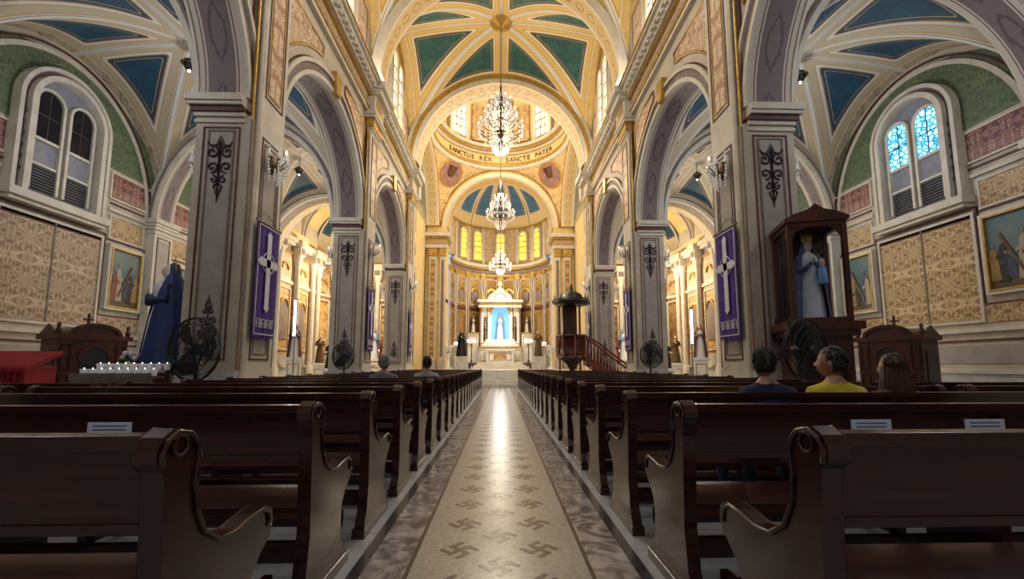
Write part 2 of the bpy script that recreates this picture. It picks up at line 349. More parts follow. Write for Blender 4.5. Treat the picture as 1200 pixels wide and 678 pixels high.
# ------------------------------------------------------------ nave walls
for sg,nm in((-1,'left'),(1,'right')):
    b=B(side(sg))
    for i in range(4):
        yc=(P[i]+P[i+1])/2
        b.archwall('x',yc-HB,yc+HB,17.2,yc,AR,ZS,AR,WF,WB,CREAM,SOFF)
        b.ring('x',yc,ZS,AR-.02,AR-.02,.10,WF-.06,WF,CREAM2); b.ring('x',yc,ZS,AR+.10,AR+.10,.16,WF-.03,WF,MAUVE)
        b.ring('x',yc,ZS,AR+.26,AR+.26,.09,WF-.09,WF,CREAM2); b.ring('x',yc,ZS,AR+.36,AR+.36,.03,WF-.03,WF,MAROON)
        b.ring('x',yc,ZS,AR-.02,AR-.02,.12,WB,WB+.05,CREAM2)
        b.prism('x',[(yc-.14,8.75),(yc+.14,8.75),(yc+.22,9.35),(yc-.22,9.35)],WF-.16,WF,GOLD)
        for g in(-1,1):
            pts=[]
            R=AR+.62
            for k in range(9):
                th=math.radians(16+k*7.5); pts.append((yc+g*R*cos(th),ZS+R*sin(th)))
            pts.append((yc+g*(R*cos(math.radians(76))),9.6)); pts.append((yc+g*2.62,9.6)); 
            pts=[p for p in pts if abs(p[0]-yc)<=2.64]
            b.prism('x',pts,WF-.02,WF,SPAN)
            b.tube([(WF-.03,p[0],p[1]) for p in pts+[pts[0]]],.03,GOLD,4)
            b.tube([(WF-.02,yc+g*2.74,6.3),(WF-.02,yc+g*2.74,9.8)],.025,MAROON,4)
        b.box(WF-.03,WF,yc-2.7,yc+2.7,11.2,16.4,YEL)
        for g in(-.48,.48):
            b.prism('x',[(yc+g-.34,11.9),(yc+g+.34,11.9)]+[(yc+g+.34*cos(pi*k/12),14.5+.34*sin(pi*k/12)) for k in range(13)],WF-.06,WF-.03,DAYG)
            b.ring('x',yc+g,14.5,.34,.34,.1,WF-.16,WF-.02,CREAM2,n=14)
            for e in(-.44,.34): b.box(WF-.16,WF-.02,yc+g+e,yc+g+e+.1,11.8,14.5,CREAM2)
            for z in(12.5,13.1,13.7,14.3): b.box(WF-.08,WF-.05,yc+g-.34,yc+g+.34,z,z+.04,GREYP)
            b.box(WF-.08,WF-.05,yc+g-.02,yc+g+.02,11.9,14.5,GREYP)
        b.ring('x',yc,14.2,1.15,1.5,.14,WF-.14,WF-.02,GOLD,n=20)
        for e in(-1.29,1.15): b.box(WF-.14,WF-.02,yc+e,yc+e+.14,11.3,14.2,CREAM2)
        b.box(WF-.2,WF-.02,yc-1.3,yc+1.3,11.65,11.8,CREAM2)
        for g in(-1,1):
            y0,y1=sorted((yc+g*1.45,yc+g*2.5)); framex(b,y0,y1,11.4,13.6,WF-.03,.05,.03,MAUVE); b.box(WF-.04,WF,y0+.12,y1-.12,11.52,13.48,SPAN)
    b.obj('wall_nave_'+nm)
    b=B(side(sg))
    y0,y1=YB,22.2
    for x,z0,z1,m in((4.62,10.0,10.12,CREAM2),(4.58,10.12,10.2,GOLD),(4.66,10.2,10.58,None),(4.55,10.58,10.64,GOLD),(4.45,10.64,10.72,CREAM2),(4.32,10.80,10.92,CREAM2),(4.22,10.92,11.0,CREAM2),(4.18,11.0,11.06,GOLD),(4.45,10.72,10.80,CREAM)):
        if m: b.box(x,WF+.05,y0,y1,z0,z1,m)
        else:
            b.add([(x,y0,z0),(x,y1,z0),(x,y1,z1),(x,y0,z1)],[(0,1,2,3)],FRIEZE,[[(0,0),(y1-y0,0),(y1-y0,1),(0,1)]])
    y=y0
    while y<y1:
        b.box(4.34,4.46,y,y+.12,10.70,10.80,CREAM2); y+=.28
    for py in P:
        b.box(4.42,4.7,py-.55,py+.55,10.0,10.62,CREAM2); b.box(4.2,4.7,py-.62,py+.62,10.62,10.82,CREAM2); b.box(4.05,4.7,py-.68,py+.68,10.82,11.07,CREAM2)
        b.box(4.41,4.42,py-.4,py+.4,10.2,10.55,GOLD)
        b.box(4.4,4.75,py-.45,py+.45,11.07,11.65,CREAM2)
        b.box(4.39,4.41,py-.3,py+.3,11.15,11.55,MAUVE)
    b.obj('trim_cornice_'+nm)

# ------------------------------------------------------------ vaults
def vault(name,a,bb,zs,H,lift,mat,w=(.2,.26,.6),n=96):
    vs=[];S=[];R=[]
    hyp=math.hypot(a,bb)
    for j in range(n+1):
        v=sin(-pi/2+pi*j/n)
        for i in range(n+1):
            u=sin(-pi/2+pi*i/n); x=a*u;y=bb*v
            z=zs+H*math.sqrt(max(0,1-min(u*u,v*v)))+lift*(1-u*u)*(1-v*v)
            vs.append((x,y,z))
            d2=abs(bb*abs(x)-a*abs(y))/hyp
            if abs(v)>abs(u): d1=abs(x);out=bb-abs(y)
            else: d1=abs(y);out=a-abs(x)
            S.append(max(-.49,min(.49,min(d1-w[0],d2-w[1],out-w[2])))); R.append(min(d1+.02,d2))
    fs=[]
    for j in range(n):
        for i in range(n):
            o=j*(n+1)+i; p,q,r,s=o,o+1,o+n+2,o+n+1
            if (i<n/2)==(j<n/2): fs+=[(p,q,r),(p,r,s)]
            else: fs+=[(p,q,s),(q,r,s)]
    me=bpy.data.meshes.new(name); me.from_pydata(vs,[],fs); me.materials.append(mat)
    for nm,dat in(('s',S),('rib',R)):
        at=me.attributes.new(nm,'FLOAT','POINT'); at.data.foreach_set('value',dat)
    me.polygons.foreach_set('use_smooth',[True]*len(fs)); me.update()
    o=bpy.data.objects.new(name,me); SC.collection.objects.link(o); return o
vn=vault('ceiling_nave_vault',WF,HB,11.6,4.5,.7,VN,(.40,.46,.72),120)
cs=[(P[i]+P[i+1])/2 for i in range(4)]
vn.location=(0,cs[0],0)
for c in cs[1:]: inst(vn,(0,c,0))
AX=(WB+XO)/2; AA=(XO-WB)/2
va=vault('ceiling_aisle_vault',AA,HB,ZS,3.75,.35,VA,(.34,.42,.60),110)
va.location=(AX,cs[0],0)
for sg in(-1,1):
    for i,c in enumerate(cs):
        if sg==1 and i==0: continue
        inst(va,(sg*AX,c,0))
for k,py in enumerate(P):
    b=B()
    wd=.42
    b.ring('y',0,11.6,4.3,4.3,.35,py-wd,py+wd,CREAM2,SOFFY)
    if k==4: b.ring('y',0,11.6,4.3,4.3,1.4,py-.1,py+.85,YEL,SOFFY,40); b.ring('y',0,11.6,4.38,4.38,.5,py-.5,py-.1,CREAM2,SOFFY,40); b.ring('y',0,11.6,4.5,4.5,.2,py-.56,py-.5,GOLD)
    b.obj('arch_nave')
    for sg in(-1,1):
        b=B(side(sg))
        b.ring('y',AX,ZS,AA-.28,3.5,.4,py-.36,py+.36,CREAM2,SOFF)
        b.ring('y',AX,ZS,AA-.24,3.54,.1,py-.42,py+.42,CREAM2)
        b.ring('y',AX,ZS,AA-.14,3.64,.06,py-.44,py+.44,MAUVE)
        b.obj('arch_aisle')
for c in cs:
    b=B(); b.lathe([(0,-.25),(.12,-.22),(.2,-.1),(.42,-.05),(.5,.02)],0,0,GOLD,16)
    b.obj('ceiling_boss',loc=(0,c,16.75))

# ------------------------------------------------------------ outer walls
DZ=-.28
def window(b,yc,glass,x):
    fr=[(.90,.13,.30,CREAM2),(1.03,.11,.16,MAUVE),(1.14,.1,.24,CREAM2)]
    zs=8.15+DZ
    for r,t,d,m in fr:
        b.ring('x',yc,zs,r,r,t,x-d,x,m,n=28)
        for g in(-1,1):
            y0=yc+g*r; y1=yc+g*(r+t); b.box(x-d,x,min(y0,y1),max(y0,y1),5.75+DZ,zs,m)
    for z in(6.0,6.3,6.6,6.9,7.2,7.5): 
        for g in(-1,1):
            b.tube([(x-.18,yc+g*1.12,z-.12),(x-.2,yc+g*1.06,z),(x-.18,yc+g*1.12,z+.12)],.03,GREYP,5)
    b.box(x-.34,x,yc-1.32,yc+1.32,5.55+DZ,5.75+DZ,CREAM2); b.box(x-.26,x,yc-1.25,yc+1.25,5.45+DZ,5.55+DZ,CREAM2)
    b.prism('x',[(yc-.92,5.7+DZ),(yc+.92,5.7+DZ)]+[(yc+.92*cos(pi*k/20),zs+.92*sin(pi*k/20)) for k in range(21)],x-.05,x-.02,LITG)
    for g in(-.43,.43):
        c=yc+g; r=.31
        b.prism('x',[(c-r,7.3+DZ),(c+r,7.3+DZ)]+[(c+r*cos(pi*k/12),8.3+DZ+r*sin(pi*k/12)) for k in range(13)],x-.09,x-.05,glass)
        b.ring('x',c,8.3+DZ,r,r,.07,x-.15,x-.05,CREAM2,n=14)
        for e in(-r-.07,r): b.box(x-.15,x-.05,c+e,c+e+.07,5.9+DZ,8.3+DZ,CREAM2)
        b.box(x-.12,x-.05,c-r,c+r,7.22+DZ,7.3+DZ,CREAM2)
        b.box(x-.1,x-.05,c-.012,c+.012,7.3+DZ,8.6+DZ,GREYP)
        b.box(x-.1,x-.05,c-r,c+r,7.9+DZ,7.93+DZ,GREYP)
        b.box(x-.08,x-.05,c-r,c+r,5.9+DZ,6.55+DZ,LOUV)
        for k in range(8): b.box(x-.12,x-.06,c-r,c+r,5.93+DZ+k*.078,5.95+DZ+k*.078,BLACK)
        b.box(x-.12,x-.05,c-r,c+r,6.55+DZ,6.62+DZ,CREAM2)
def painting(name,sg,y0,y1,z0,z1,scheme):
    b=B(side(sg)); x=XO-.05
    sky=[pm('oil_sky',(.02,.10,.13),(.06,.155,.165),1.2,.45),pm('oil_sky_warm',(.035,.13,.19),(.16,.20,.17),1.3,.45)][scheme%2]
    ground=pm('oil_ground',(.12,.075,.035),(.045,.03,.018),3,.5)
    b.box(x-.03,x+.05,y0,y1,z0,z1,sky)
    h=z1-z0;w=y1-y0
    b.prism('x',[(y0,z0),(y1,z0),(y1,z0+.22*h),(y0+.7*w,z0+.3*h),(y0+.4*w,z0+.2*h),(y0,z0+.34*h)],x-.035,x-.02,ground)
    cols=[(.22,.04,.03),(.4,.32,.22),(.04,.05,.10),(.02,.015,.015),(.32,.19,.06)]
    rnd=random.Random(scheme*7+3)
    for k,(fy,fh,lean) in enumerate(((.18,.55,.03),(.36,.66,-.05),(.55,.38,.1),(.72,.6,-.02),(.87,.5,.02))):
        m=pm('oil_figure',cols[(k+scheme)%5],None,8,.5)
        c=y0+fy*w; zb=z0+.08*h+rnd.random()*.06*h; H=fh*h; ww=.075*w
        b.prism('x',[(c-ww*1.4,zb),(c+ww*1.3,zb),(c+ww+lean*w*.5,zb+.5*H),(c+ww*.9+lean*w,zb+.78*H),(c+ww*.3+lean*w,zb+.86*H),(c-ww*.3+lean*w,zb+.86*H),(c-ww*.9+lean*w,zb+.78*H),(c-ww,zb+.45*H)],x-.045-.001*k,x-.03,m)
        b.prism('x',[(c+lean*w+ww*.42*cos(a*pi/5),zb+.93*H+ww*.5*sin(a*pi/5)) for a in range(10)],x-.05,x-.03,SKIN)
        b.prism('x',[(c+lean*w,zb+.7*H),(c+lean*w+ww*1.9,zb+.6*H),(c+lean*w+ww*1.9,zb+.53*H),(c+lean*w,zb+.58*H)],x-.052,x-.03,m)
    cr=pm('oil_wood',(.1,.05,.02),None,5,.5)
    b.prism('x',[(y0+.3*w,z0+.2*h),(y0+.34*w,z0+.17*h),(y0+.75*w,z0+.72*h),(y0+.71*w,z0+.75*h)],x-.058,x-.03,cr)
    framex(b,y0-.1,y1+.1,z0-.1,z1+.1,x-.02,.1,.06,CREAM2); framex(b,y0-.02,y1+.02,z0-.02,z1+.02,x-.03,.04,.07,GOLD)
    return b.obj(name)
CF=.87
for sg,nm in((-1,'left'),(1,'right')):
    b=B(side(sg))
    b.box(XO,XO+.3,YB,32,0,14,CREAM)
    b.box(XO-.05,XO,YB,22,0,.95,MARB); b.box(XO-.1,XO,YB,22,.95,1.08,CREAM2); b.box(XO-.03,XO,YB,22,1.75,1.8,MAROON); b.box(XO-.08,XO,YB,22,1.98,2.08,CREAM2)
    b.box(XO-.02,XO,YB,22,1.2,1.66,PGREY)
    DM=DAM2 if sg<0 else DAM
    for i,yc in enumerate(cs):
        b.box(XO-.03,XO,yc-1.3,yc+1.3,2.3,4.95,DM); framex(b,yc-1.38,yc+1.38,2.22,5.03,XO-.02,.07,.04,CREAM2)
        b.box(XO-.045,XO,yc-.02,yc+.02,2.3,4.95,MAUVE)
        b.box(XO-.03,XO,yc-1.45,yc+1.45,4.87,5.12,MAUVE); framex(b,yc-1.45,yc+1.45,4.86,5.14,XO-.02,.03,.03,MAROON)
        for g in(-1,1):
            y0,y1=sorted((yc+g*1.55,yc+g*2.75))
            b.box(XO-.03,XO,y0,y1,5.05,5.75,DAM); framex(b,y0-.03,y1+.03,5.02,5.78,XO-.02,.05,.03,CREAM2)
            b.box(XO-.06,XO,y0-.1,y1+.15,5.88,5.98,CREAM2)
            b.box(XO-.03,XO,y0-.05,y1+.2,6.1,6.15,MAROON)
            b.box(XO-.03,XO,y0-.1,y1+.2,6.3,7.05,PINK); framex(b,y0-.12,y1+.22,6.25,7.1,XO-.02,.05,.04,CREAM2)
            b.box(XO-.025,XO,y0-.1,y1+.15,2.2,2.6,DM)
            framex(b,y0-.12,y1+.17,2.65,5.0,XO-.01,.03,.02,MAROON)
        pts=[(yc+3.05*cos(pi*k/28),7.2+2.35*sin(pi*k/28)) for k in range(29)]
        b.prism('x',pts,XO-.02,XO,GREEN)
        b.ring('x',yc,ZS,2.75,3.4,.12,XO-.05,XO,CREAM2)
        b.ring('x',yc,ZS,2.95,3.6,.04,XO-.05,XO,MAROON)
        window(b,yc-.1,(DARKG if sg<0 else SKYG),XO)
    for py in P:
        b.box(XO-.3,XO,py-.4,py+.4,0,5.8,CREAM2); b.box(XO-.36,XO,py-.46,py+.46,0,1.0,MARB)
        b.box(XO-.312,XO,py-.2,py+.2,1.4,5.4,PGREY); framex(b,py-.28,py+.28,1.3,5.5,XO-.3,.03,.02,MAROON)
        for z0,z1,e in((5.6,5.66,.03),(5.75,5.85,.06),(5.85,5.95,.1),(5.95,6.1,.15)):
            b.box(XO-.3-e,XO,py-.4-e,py+.4+e,z0,z1,CREAM2)
    b.obj('wall_'+nm)
    for i,yc in enumerate(cs):
        for g in(-1,1):
            y0,y1=sorted((yc+g*1.62,yc+g*2.68)); painting('oil_painting',sg,y0,y1,2.95,4.75,i*2+(g>0)+(sg>0))
    b=B(side(sg)); b.archwall('y',WB,XO,14,AX,AA-.28,ZS,3.5,21.5,22.1,YEL,SOFFY)
    b.ring('y',AX,ZS,AA-.3,3.48,.3,22.1,22.2,CREAM2); b.obj('wall_aisle_end_'+nm)

# ------------------------------------------------------------ crossing
CY=26.85; CR=4.65
b=B()
K=64;J=10;vs=[];RS=CR*math.sqrt(2)
for j in range(J+1):
    for k in range(K+1):
        a=2*pi*k/K; rm=CR/max(abs(cos(a)),abs(sin(a))); r=CR+(rm-CR)*j/J
        vs.append((r*cos(a),CY+r*sin(a),11.6+math.sqrt(max(0,RS*RS-r*r))))
b.add(vs,[(j*(K+1)+k,j*(K+1)+k+1,(j+1)*(K+1)+k+1,(j+1)*(K+1)+k) for j in range(J) for k in range(K)],damask('pendentive_gold',(.68,.48,.21),(.46,.25,.11),(.76,.58,.30),4),None,True)
b.obj('ceiling_pendentives')
b=B()
pend=pm('fresco',(.40,.15,.07),(.12,.12,.17),2.5,.6)
for g in(-1,1):
    for h in(-1,1):
        a=math.atan2(h,g)
        r0=5.35; c=Vector((r0*cos(a),CY+r0*sin(a),11.6+math.sqrt(RS*RS-r0*r0)))
        nrm=(Vector((0,CY,11.6))-c).normalized(); t=Vector((-sin(a),cos(a),0)); u=nrm.cross(t)
        c=c+nrm*.12
        for m,rr,off in((GOLD,1.05,0),(pend,.9,.03)):
            b.add([tuple(c+nrm*off+t*rr*cos(2*pi*k/24)+u*rr*sin(2*pi*k/24)) for k in range(24)],[list(range(24))],m)
        b.add([tuple(c+nrm*.05+t*x+u*z) for x,z in((-.4,-.6),(.4,-.6),(.3,.1),(.1,.25),(-.2,.2))],[(0,1,2,3,4)],WOODR)
        b.add([tuple(c+nrm*.055+t*x+u*z) for x,z in((-.3,-.55),(.1,-.6),(.15,.1),(-.1,.2))],[(0,1,2,3)],BRONZE)
        b.add([tuple(c+nrm*.06+t*.13*cos(k*pi/5)+u*(.38+.15*sin(k*pi/5))) for k in range(10)],[list(range(10))],SKIN)
b.obj('evangelist_fresco')
b=B()
def bands(b,cx,cy,lst,a0,a1,seg,R0,f=1):
    for z0,z1,pj,m in lst:
        b.lathe([(R0,z0*f),(R0-pj,z0*f),(R0-pj,z1*f),(R0,z1*f)],cx,cy,m,seg,1,1,a0,a1)
bands(b,0,CY,[(16.1,16.3,.25,CREAM2),(16.3,16.42,.35,GOLD),(16.42,17.3,.12,YEL),(17.3,17.45,.3,CREAM2),(17.45,17.6,.5,GOLD),(17.6,17.75,.7,CREAM2),(17.75,22.4,0,YEL),(21.6,21.8,.2,CREAM2),(22.0,22.3,.3,GOLD)],0,2*pi,72,4.66)
for k in range(8):
    a=2*pi*k/8
    b.M=Matrix.Translation((0,CY,0))@Matrix.Rotation(a,4,'Z'); y=4.5
    b.prism('y',[(-.62,18.3),(.62,18.3)]+[(.62*cos(pi*q/12),20.6+.62*sin(pi*q/12)) for q in range(13)],y-.1,y,DAYG)
    b.ring('y',0,20.6,.62,.62,.16,y-.25,y+.1,CREAM2,n=14)
    for e in(-.78,.62): b.box(e,e+.16,y-.25,y+.1,18,20.6,CREAM2)
    for z in(18.8,19.4,20,20.6): b.box(-.62,.62,y-.13,y-.1,z,z+.06,GREYP)
    for e in(-.23,.17): b.box(e,e+.06,y-.13,y-.1,18.2,21.0,GREYP)
    for da in(-.22,.22):
        b.M=Matrix.Translation((0,CY,0))@Matrix.Rotation(a+pi/8+da,4,'Z')
        b.box(-.14,.14,y-.18,y+.1,17.75,21.6,CREAM2); b.box(-.2,.2,y-.25,y+.1,21.2,21.6,GOLD)
    b.M=Matrix.Translation((0,CY,0))@Matrix.Rotation(a+pi/8,4,'Z')
    b.box(-.5,.5,y-.05,y+.12,18.2,21,DAM)
b.M=None
b.obj('dome_drum')
def dome(name,cx,cy,zs,R,H,a0,a1,npan,mat,seg=96,rings=40):
    vs=[];S=[];Rb=[]
    for j in range(rings+1):
        t=pi/2*j/rings; r=R*cos(t);z=zs+H*sin(t)
        for k in range(seg+1):
            a=a0+(a1-a0)*k/seg; vs.append((cx+r*cos(a),cy+r*sin(a),z))
            ph=(a-a0)/(a1-a0)*npan; d=abs(ph-round(ph))*(a1-a0)/npan*r
            S.append(max(-.49,min(.49,d-.22,(t-.32)*R,(1.15-t)*R))) ; Rb.append(d+.0 if t<1.3 else .3)
    fs=[(j*(seg+1)+k,j*(seg+1)+k+1,(j+1)*(seg+1)+k+1,(j+1)*(seg+1)+k) for j in range(rings) for k in range(seg)]
    me=bpy.data.meshes.new(name); me.from_pydata(vs,[],fs); me.materials.append(mat)
    for nm,dat in(('s',S),('rib',Rb)):
        at=me.attributes.new(nm,'FLOAT','POINT'); at.data.foreach_set('value',dat)
    me.polygons.foreach_set('use_smooth',[True]*len(fs)); me.update()
    o=bpy.data.objects.new(name,me); SC.collection.objects.link(o); return o
dome('ceiling_dome',0,CY,22.3,4.6,4.4,0,2*pi,12,VC)
txt='SANCTUS REX   SANCTE PATER'
e=bpy.data.objects.new('frieze_inscription',None); SC.collection.objects.link(e)
for i,ch in enumerate(txt):
    if ch==' ': continue
    a=math.radians(90+ (len(txt)/2-i-.5)*4.3)
    cu=bpy.data.curves.new('letter','FONT'); cu.body=ch; cu.size=.5; cu.extrude=.02; cu.align_x='CENTER'
    cu.materials.append(MAROON)
    o=bpy.data.objects.new('letter',cu); SC.collection.objects.link(o); o.parent=e
    o.location=(4.5*cos(a),CY+4.5*sin(a),16.68); o.rotation_euler=(pi/2,0,a-pi/2)
for sg,nm in((-1,'left'),(1,'right')):
    b=B(side(sg)); b.ring('x',CY,11.6,4.3,4.3,.9,CR-.05,CR+.9,YEL,SOFFY,40); b.ring('x',CY,11.6,4.4,4.4,.2,CR-.1,CR-.05,GOLD)
    b.obj('arch_crossing')
    b=B(side(sg))
    b.box(4.05,5.7,31.5,33.0,0,11.6,YEL)
    for x0,x1,y0 in((4.1,4.5,31.35),(4.75,5.3,31.35)):
        b.box(x0,x1,y0,31.5,.9,9.6,CREAM2); b.box(x0+.1,x1-.1,y0-.012,y0,1.8,9.0,MAUVE if x0<4.3 else DAM)
        b.box(x0-.06,x1+.06,y0-.08,31.5,.9,1.5,MARB); b.box(x0-.05,x1+.05,y0-.08,31.5,9.3,9.85,GOLD)
    for z0,z1,ee,m in((9.9,10.15,.08,CREAM2),(10.15,10.6,.03,DAM),(10.6,10.75,.15,GOLD),(10.75,11.0,.35,CREAM2)):
        b.box(4.05-ee,5.7,31.5-ee-.15,33,z0,z1,m)
    b.box(4.05,5.7,31.4,33,5.9,6.15,CREAM2)
    b.obj('chancel_pier')
    b=B(side(sg)); b.box(4.62,5.6,21.9,22.3,0,17,YEL); b.box(4.55,4.75,21.95,22.3,1.2,9.6,CREAM2); b.box(4.3,4.8,21.9,22.4,10,11.06,CREAM2); b.obj('crossing_respond')
b=B(); b.archwall('y',-5.7,5.7,17,0,4.0,11.6,4.0,31.6,33.0,YEL,SOFFY,40)
b.ring('y',0,11.6,3.98,3.98,.12,31.45,31.6,CREAM2); b.ring('y',0,11.6,4.1,4.1,.3,31.5,31.6,SOFFY); b.ring('y',0,11.6,4.4,4.4,.12,31.42,31.6,GOLD); b.ring('y',0,11.6,4.52,4.52,.05,31.5,31.6,MAROON)
b.obj('arch_chancel')
# apse
AY=33.0; RA=4.0
b=B()
WHT=damask('apse_upper',(.68,.51,.27),(.46,.28,.14),(.76,.63,.40),4)
bands(b,0,AY,[(0,2.6,.0,MARB),(2.6,2.75,.12,CREAM2),(2.75,5.6,0,DAM3),(5.6,5.75,.1,GOLD),(5.75,6.1,.05,MAROON),(6.1,8.9,0,DAM3),(8.9,9.1,.1,GOLD),(9.1,9.5,.06,MAUVE),(9.5,9.65,.22,GOLD),(9.65,9.9,.4,CREAM2),(9.9,13.2,0,WHT),(13.1,13.25,.12,GOLD)],0,pi,60,RA)
for k in range(9):
    a=pi*(k)/8
    b.M=Matrix.Translation((0,AY,0))@Matrix.Rotation(a-pi/2,4,'Z')
    y=RA
    b.box(-.16,.16,y-.14,y,.9,9.1,CREAM2); b.box(-.09,.09,y-.152,y-.14,2,8.6,MAUVE); b.box(-.22,.22,y-.2,y,8.6,9.0,GOLD)
    b.box(-.12,.12,y-.1,y,9.9,13.1,CREAM2)
    if k<8:
        b.M=Matrix.Translation((0,AY,0))@Matrix.Rotation(a+pi/16-pi/2,4,'Z')
        frame(b,-.5,.5,3.0,5.4,y-.1,.05,.05,GOLD); frame(b,-.5,.5,6.3,8.6,y-.1,.05,.05,CREAM2)
        b.ring('y',0,7.4,.3,.3,.08,y-.15,y-.05,GOLD,n=16); b.box(-.3,.3,y-.12,y-.06,6.7,7.4,MAUVE)
for k in range(5):
    a=pi*(k+.0)/4
    if k in(0,4): a=pi/2+(pi/2-.38)*(1 if k else -1)
    b.M=Matrix.Translation((0,AY,0))@Matrix.Rotation(a-pi/2+(0 if k==2 else (0.25*(1 if k<2 else -1))),4,'Z')
    y=RA-.1
    b.prism('y',[(-.32,10.3),(.32,10.3)]+[(.32*cos(pi*q/12),12.4+.32*sin(pi*q/12)) for q in range(13)],y-.06,y,WARMG)
    b.ring('y',0,12.4,.32,.32,.14,y-.15,y+.05,CREAM2,n=14)
    for e2 in(-.46,.32): b.box(e2,e2+.14,y-.15,y+.05,10.2,12.4,CREAM2)
    for z in(10.9,11.4,11.9,12.4): b.box(-.32,.32,y-.08,y-.06,z,z+.05,GREYP)
b.M=None
b.obj('wall_apse')
dome('ceiling_apse',0,AY,13.2,4.0,3.4,0,pi,7,VC)

# side chapels
CHW=pm('chapel_wall',(.74,.58,.31),(.64,.48,.23),2,.6)
for sg,nm in((-1,'left'),(1,'right')):
    b=B(side(sg)); cy=27.6;R=AA
    bl=[(0,1.2,0,MARB),(1.2,1.35,.1,CREAM2),(1.35,2.1,0,CREAM),(2.1,6.6,0,DAM3),(6.6,6.8,.1,CREAM2),(6.8,8.6,0,SPAN),(8.6,8.75,.1,GOLD),(8.75,9.15,.04,MAUVE),(9.15,9.35,.25,CREAM2),(9.35,9.6,.4,CREAM2),(9.6,10.3,0,CHW)]
    bands(b,AX,cy,bl,0,pi,60,R,CF)
    col=[(.26,0),(.26,1.2),(.2,1.3),(.17,1.5),(.15,7.9),(.2,7.95),(.18,8.1),(.3,8.6)]
    def colunit(Rr):
        b.lathe([(r,z*CF) for r,z in col],0,Rr-.22,CREAM2,14)
        b.box(-.3,.3,Rr-.5,Rr,8.6*CF,9.15*CF,CREAM2); b.box(-.36,.36,Rr-.6,Rr,9.15*CF,9.6*CF,CREAM2); b.box(-.2,.2,Rr-.52,Rr-.5,8.7*CF,9.1*CF,MAUVE)
    for k in range(7):
        b.M=side(sg)@Matrix.Translation((AX,cy,0))@Matrix.Rotation(pi*k/6-pi/2,4,'Z')
        colunit(R)
        b.M=side(sg)@Matrix.Translation((AX,cy,0))@Matrix.Rotation(pi*(k+.5)/6-pi/2,4,'Z')
        if k<6:
            frame(b,-.62,.62,2.0,5.5,R-.16,.07,.05,CREAM2)
            b.ring('y',0,6.5,.3,.3,.1,R-.2,R-.08,GOLD,n=16); b.box(-.3,.3,R-.14,R-.1,6.0,6.5,DAM)
    b.M=side(sg)
    for z0,z1,pj,m in bl:
        b.box(XO-.02-pj,XO,22.1,cy,z0*CF,z1*CF,m)
    for k in range(3):
        b.M=side(sg)@Matrix.Translation((XO,22.6+2.1*k,0))@Matrix.Rotation(-pi/2,4,'Z')
        colunit(0)
        if k<2:
            b.M=side(sg)@Matrix.Translation((XO,23.65+2.1*k,0))@Matrix.Rotation(-pi/2,4,'Z')
            frame(b,-.7,.7,2.0,5.5,-.05,.07,.05,CREAM2)
            b.prism('y',[(-.4,2.6),(.4,2.6)]+[(.4*cos(pi*q/12),4.4+.4*sin(pi*q/12)) for q in range(13)],-.08,-.03,MAUVE)
            b.ring('y',0,4.4,.4,.4,.1,-.16,-.03,GOLD,n=16)
            b.ring('y',0,6.5,.3,.3,.1,-.12,-.0,GOLD,n=16)
    b.M=side(sg)
    b.box(WB,WB+.4,cy+.2,33,0,11.6,CHW)
    b.box(5.6,12.3,31.2,31.5,0,17,CHW)
    b.obj('wall_chapel_'+nm)
    dome('ceiling_chapel',sg*AX,cy,10.3*CF,AA,2.9,0,pi,7,VA)
    b=B(side(sg))
    n=24
    for i in range(n):
        t0=pi*i/n;t1=pi*(i+1)/n
        b.add([(AX+3.4*cos(t0)*1.0,22.1,10.3*CF+2.9*sin(t0)),(AX+3.4*cos(t1),22.1,10.3*CF+2.9*sin(t1)),(AX+3.4*cos(t1),cy+.05,10.3*CF+2.9*sin(t1)),(AX+3.4*cos(t0),cy+.05,10.3*CF+2.9*sin(t0))],[(0,1,2,3)],YEL)
    for yy in(23.5,25.6): b.ring('y',AX,10.3*CF,3.1,2.7,.3,yy-.2,yy+.2,CREAM2,SOFF)
    b.box(4.65,5.7,22.1,31.5,17,17.2,YEL)
    b.obj('ceiling_transept')

b=B(); b.archwall('y',-12.3,12.3,17,0,1.8,4.0,1.8,YB-.4,YB,CREAM)
b.box(-12.3,-1.8,YB-.4,YB,0,4,CREAM); b.box(1.8,12.3,YB-.4,YB,0,4,CREAM); b.obj('wall_rear')

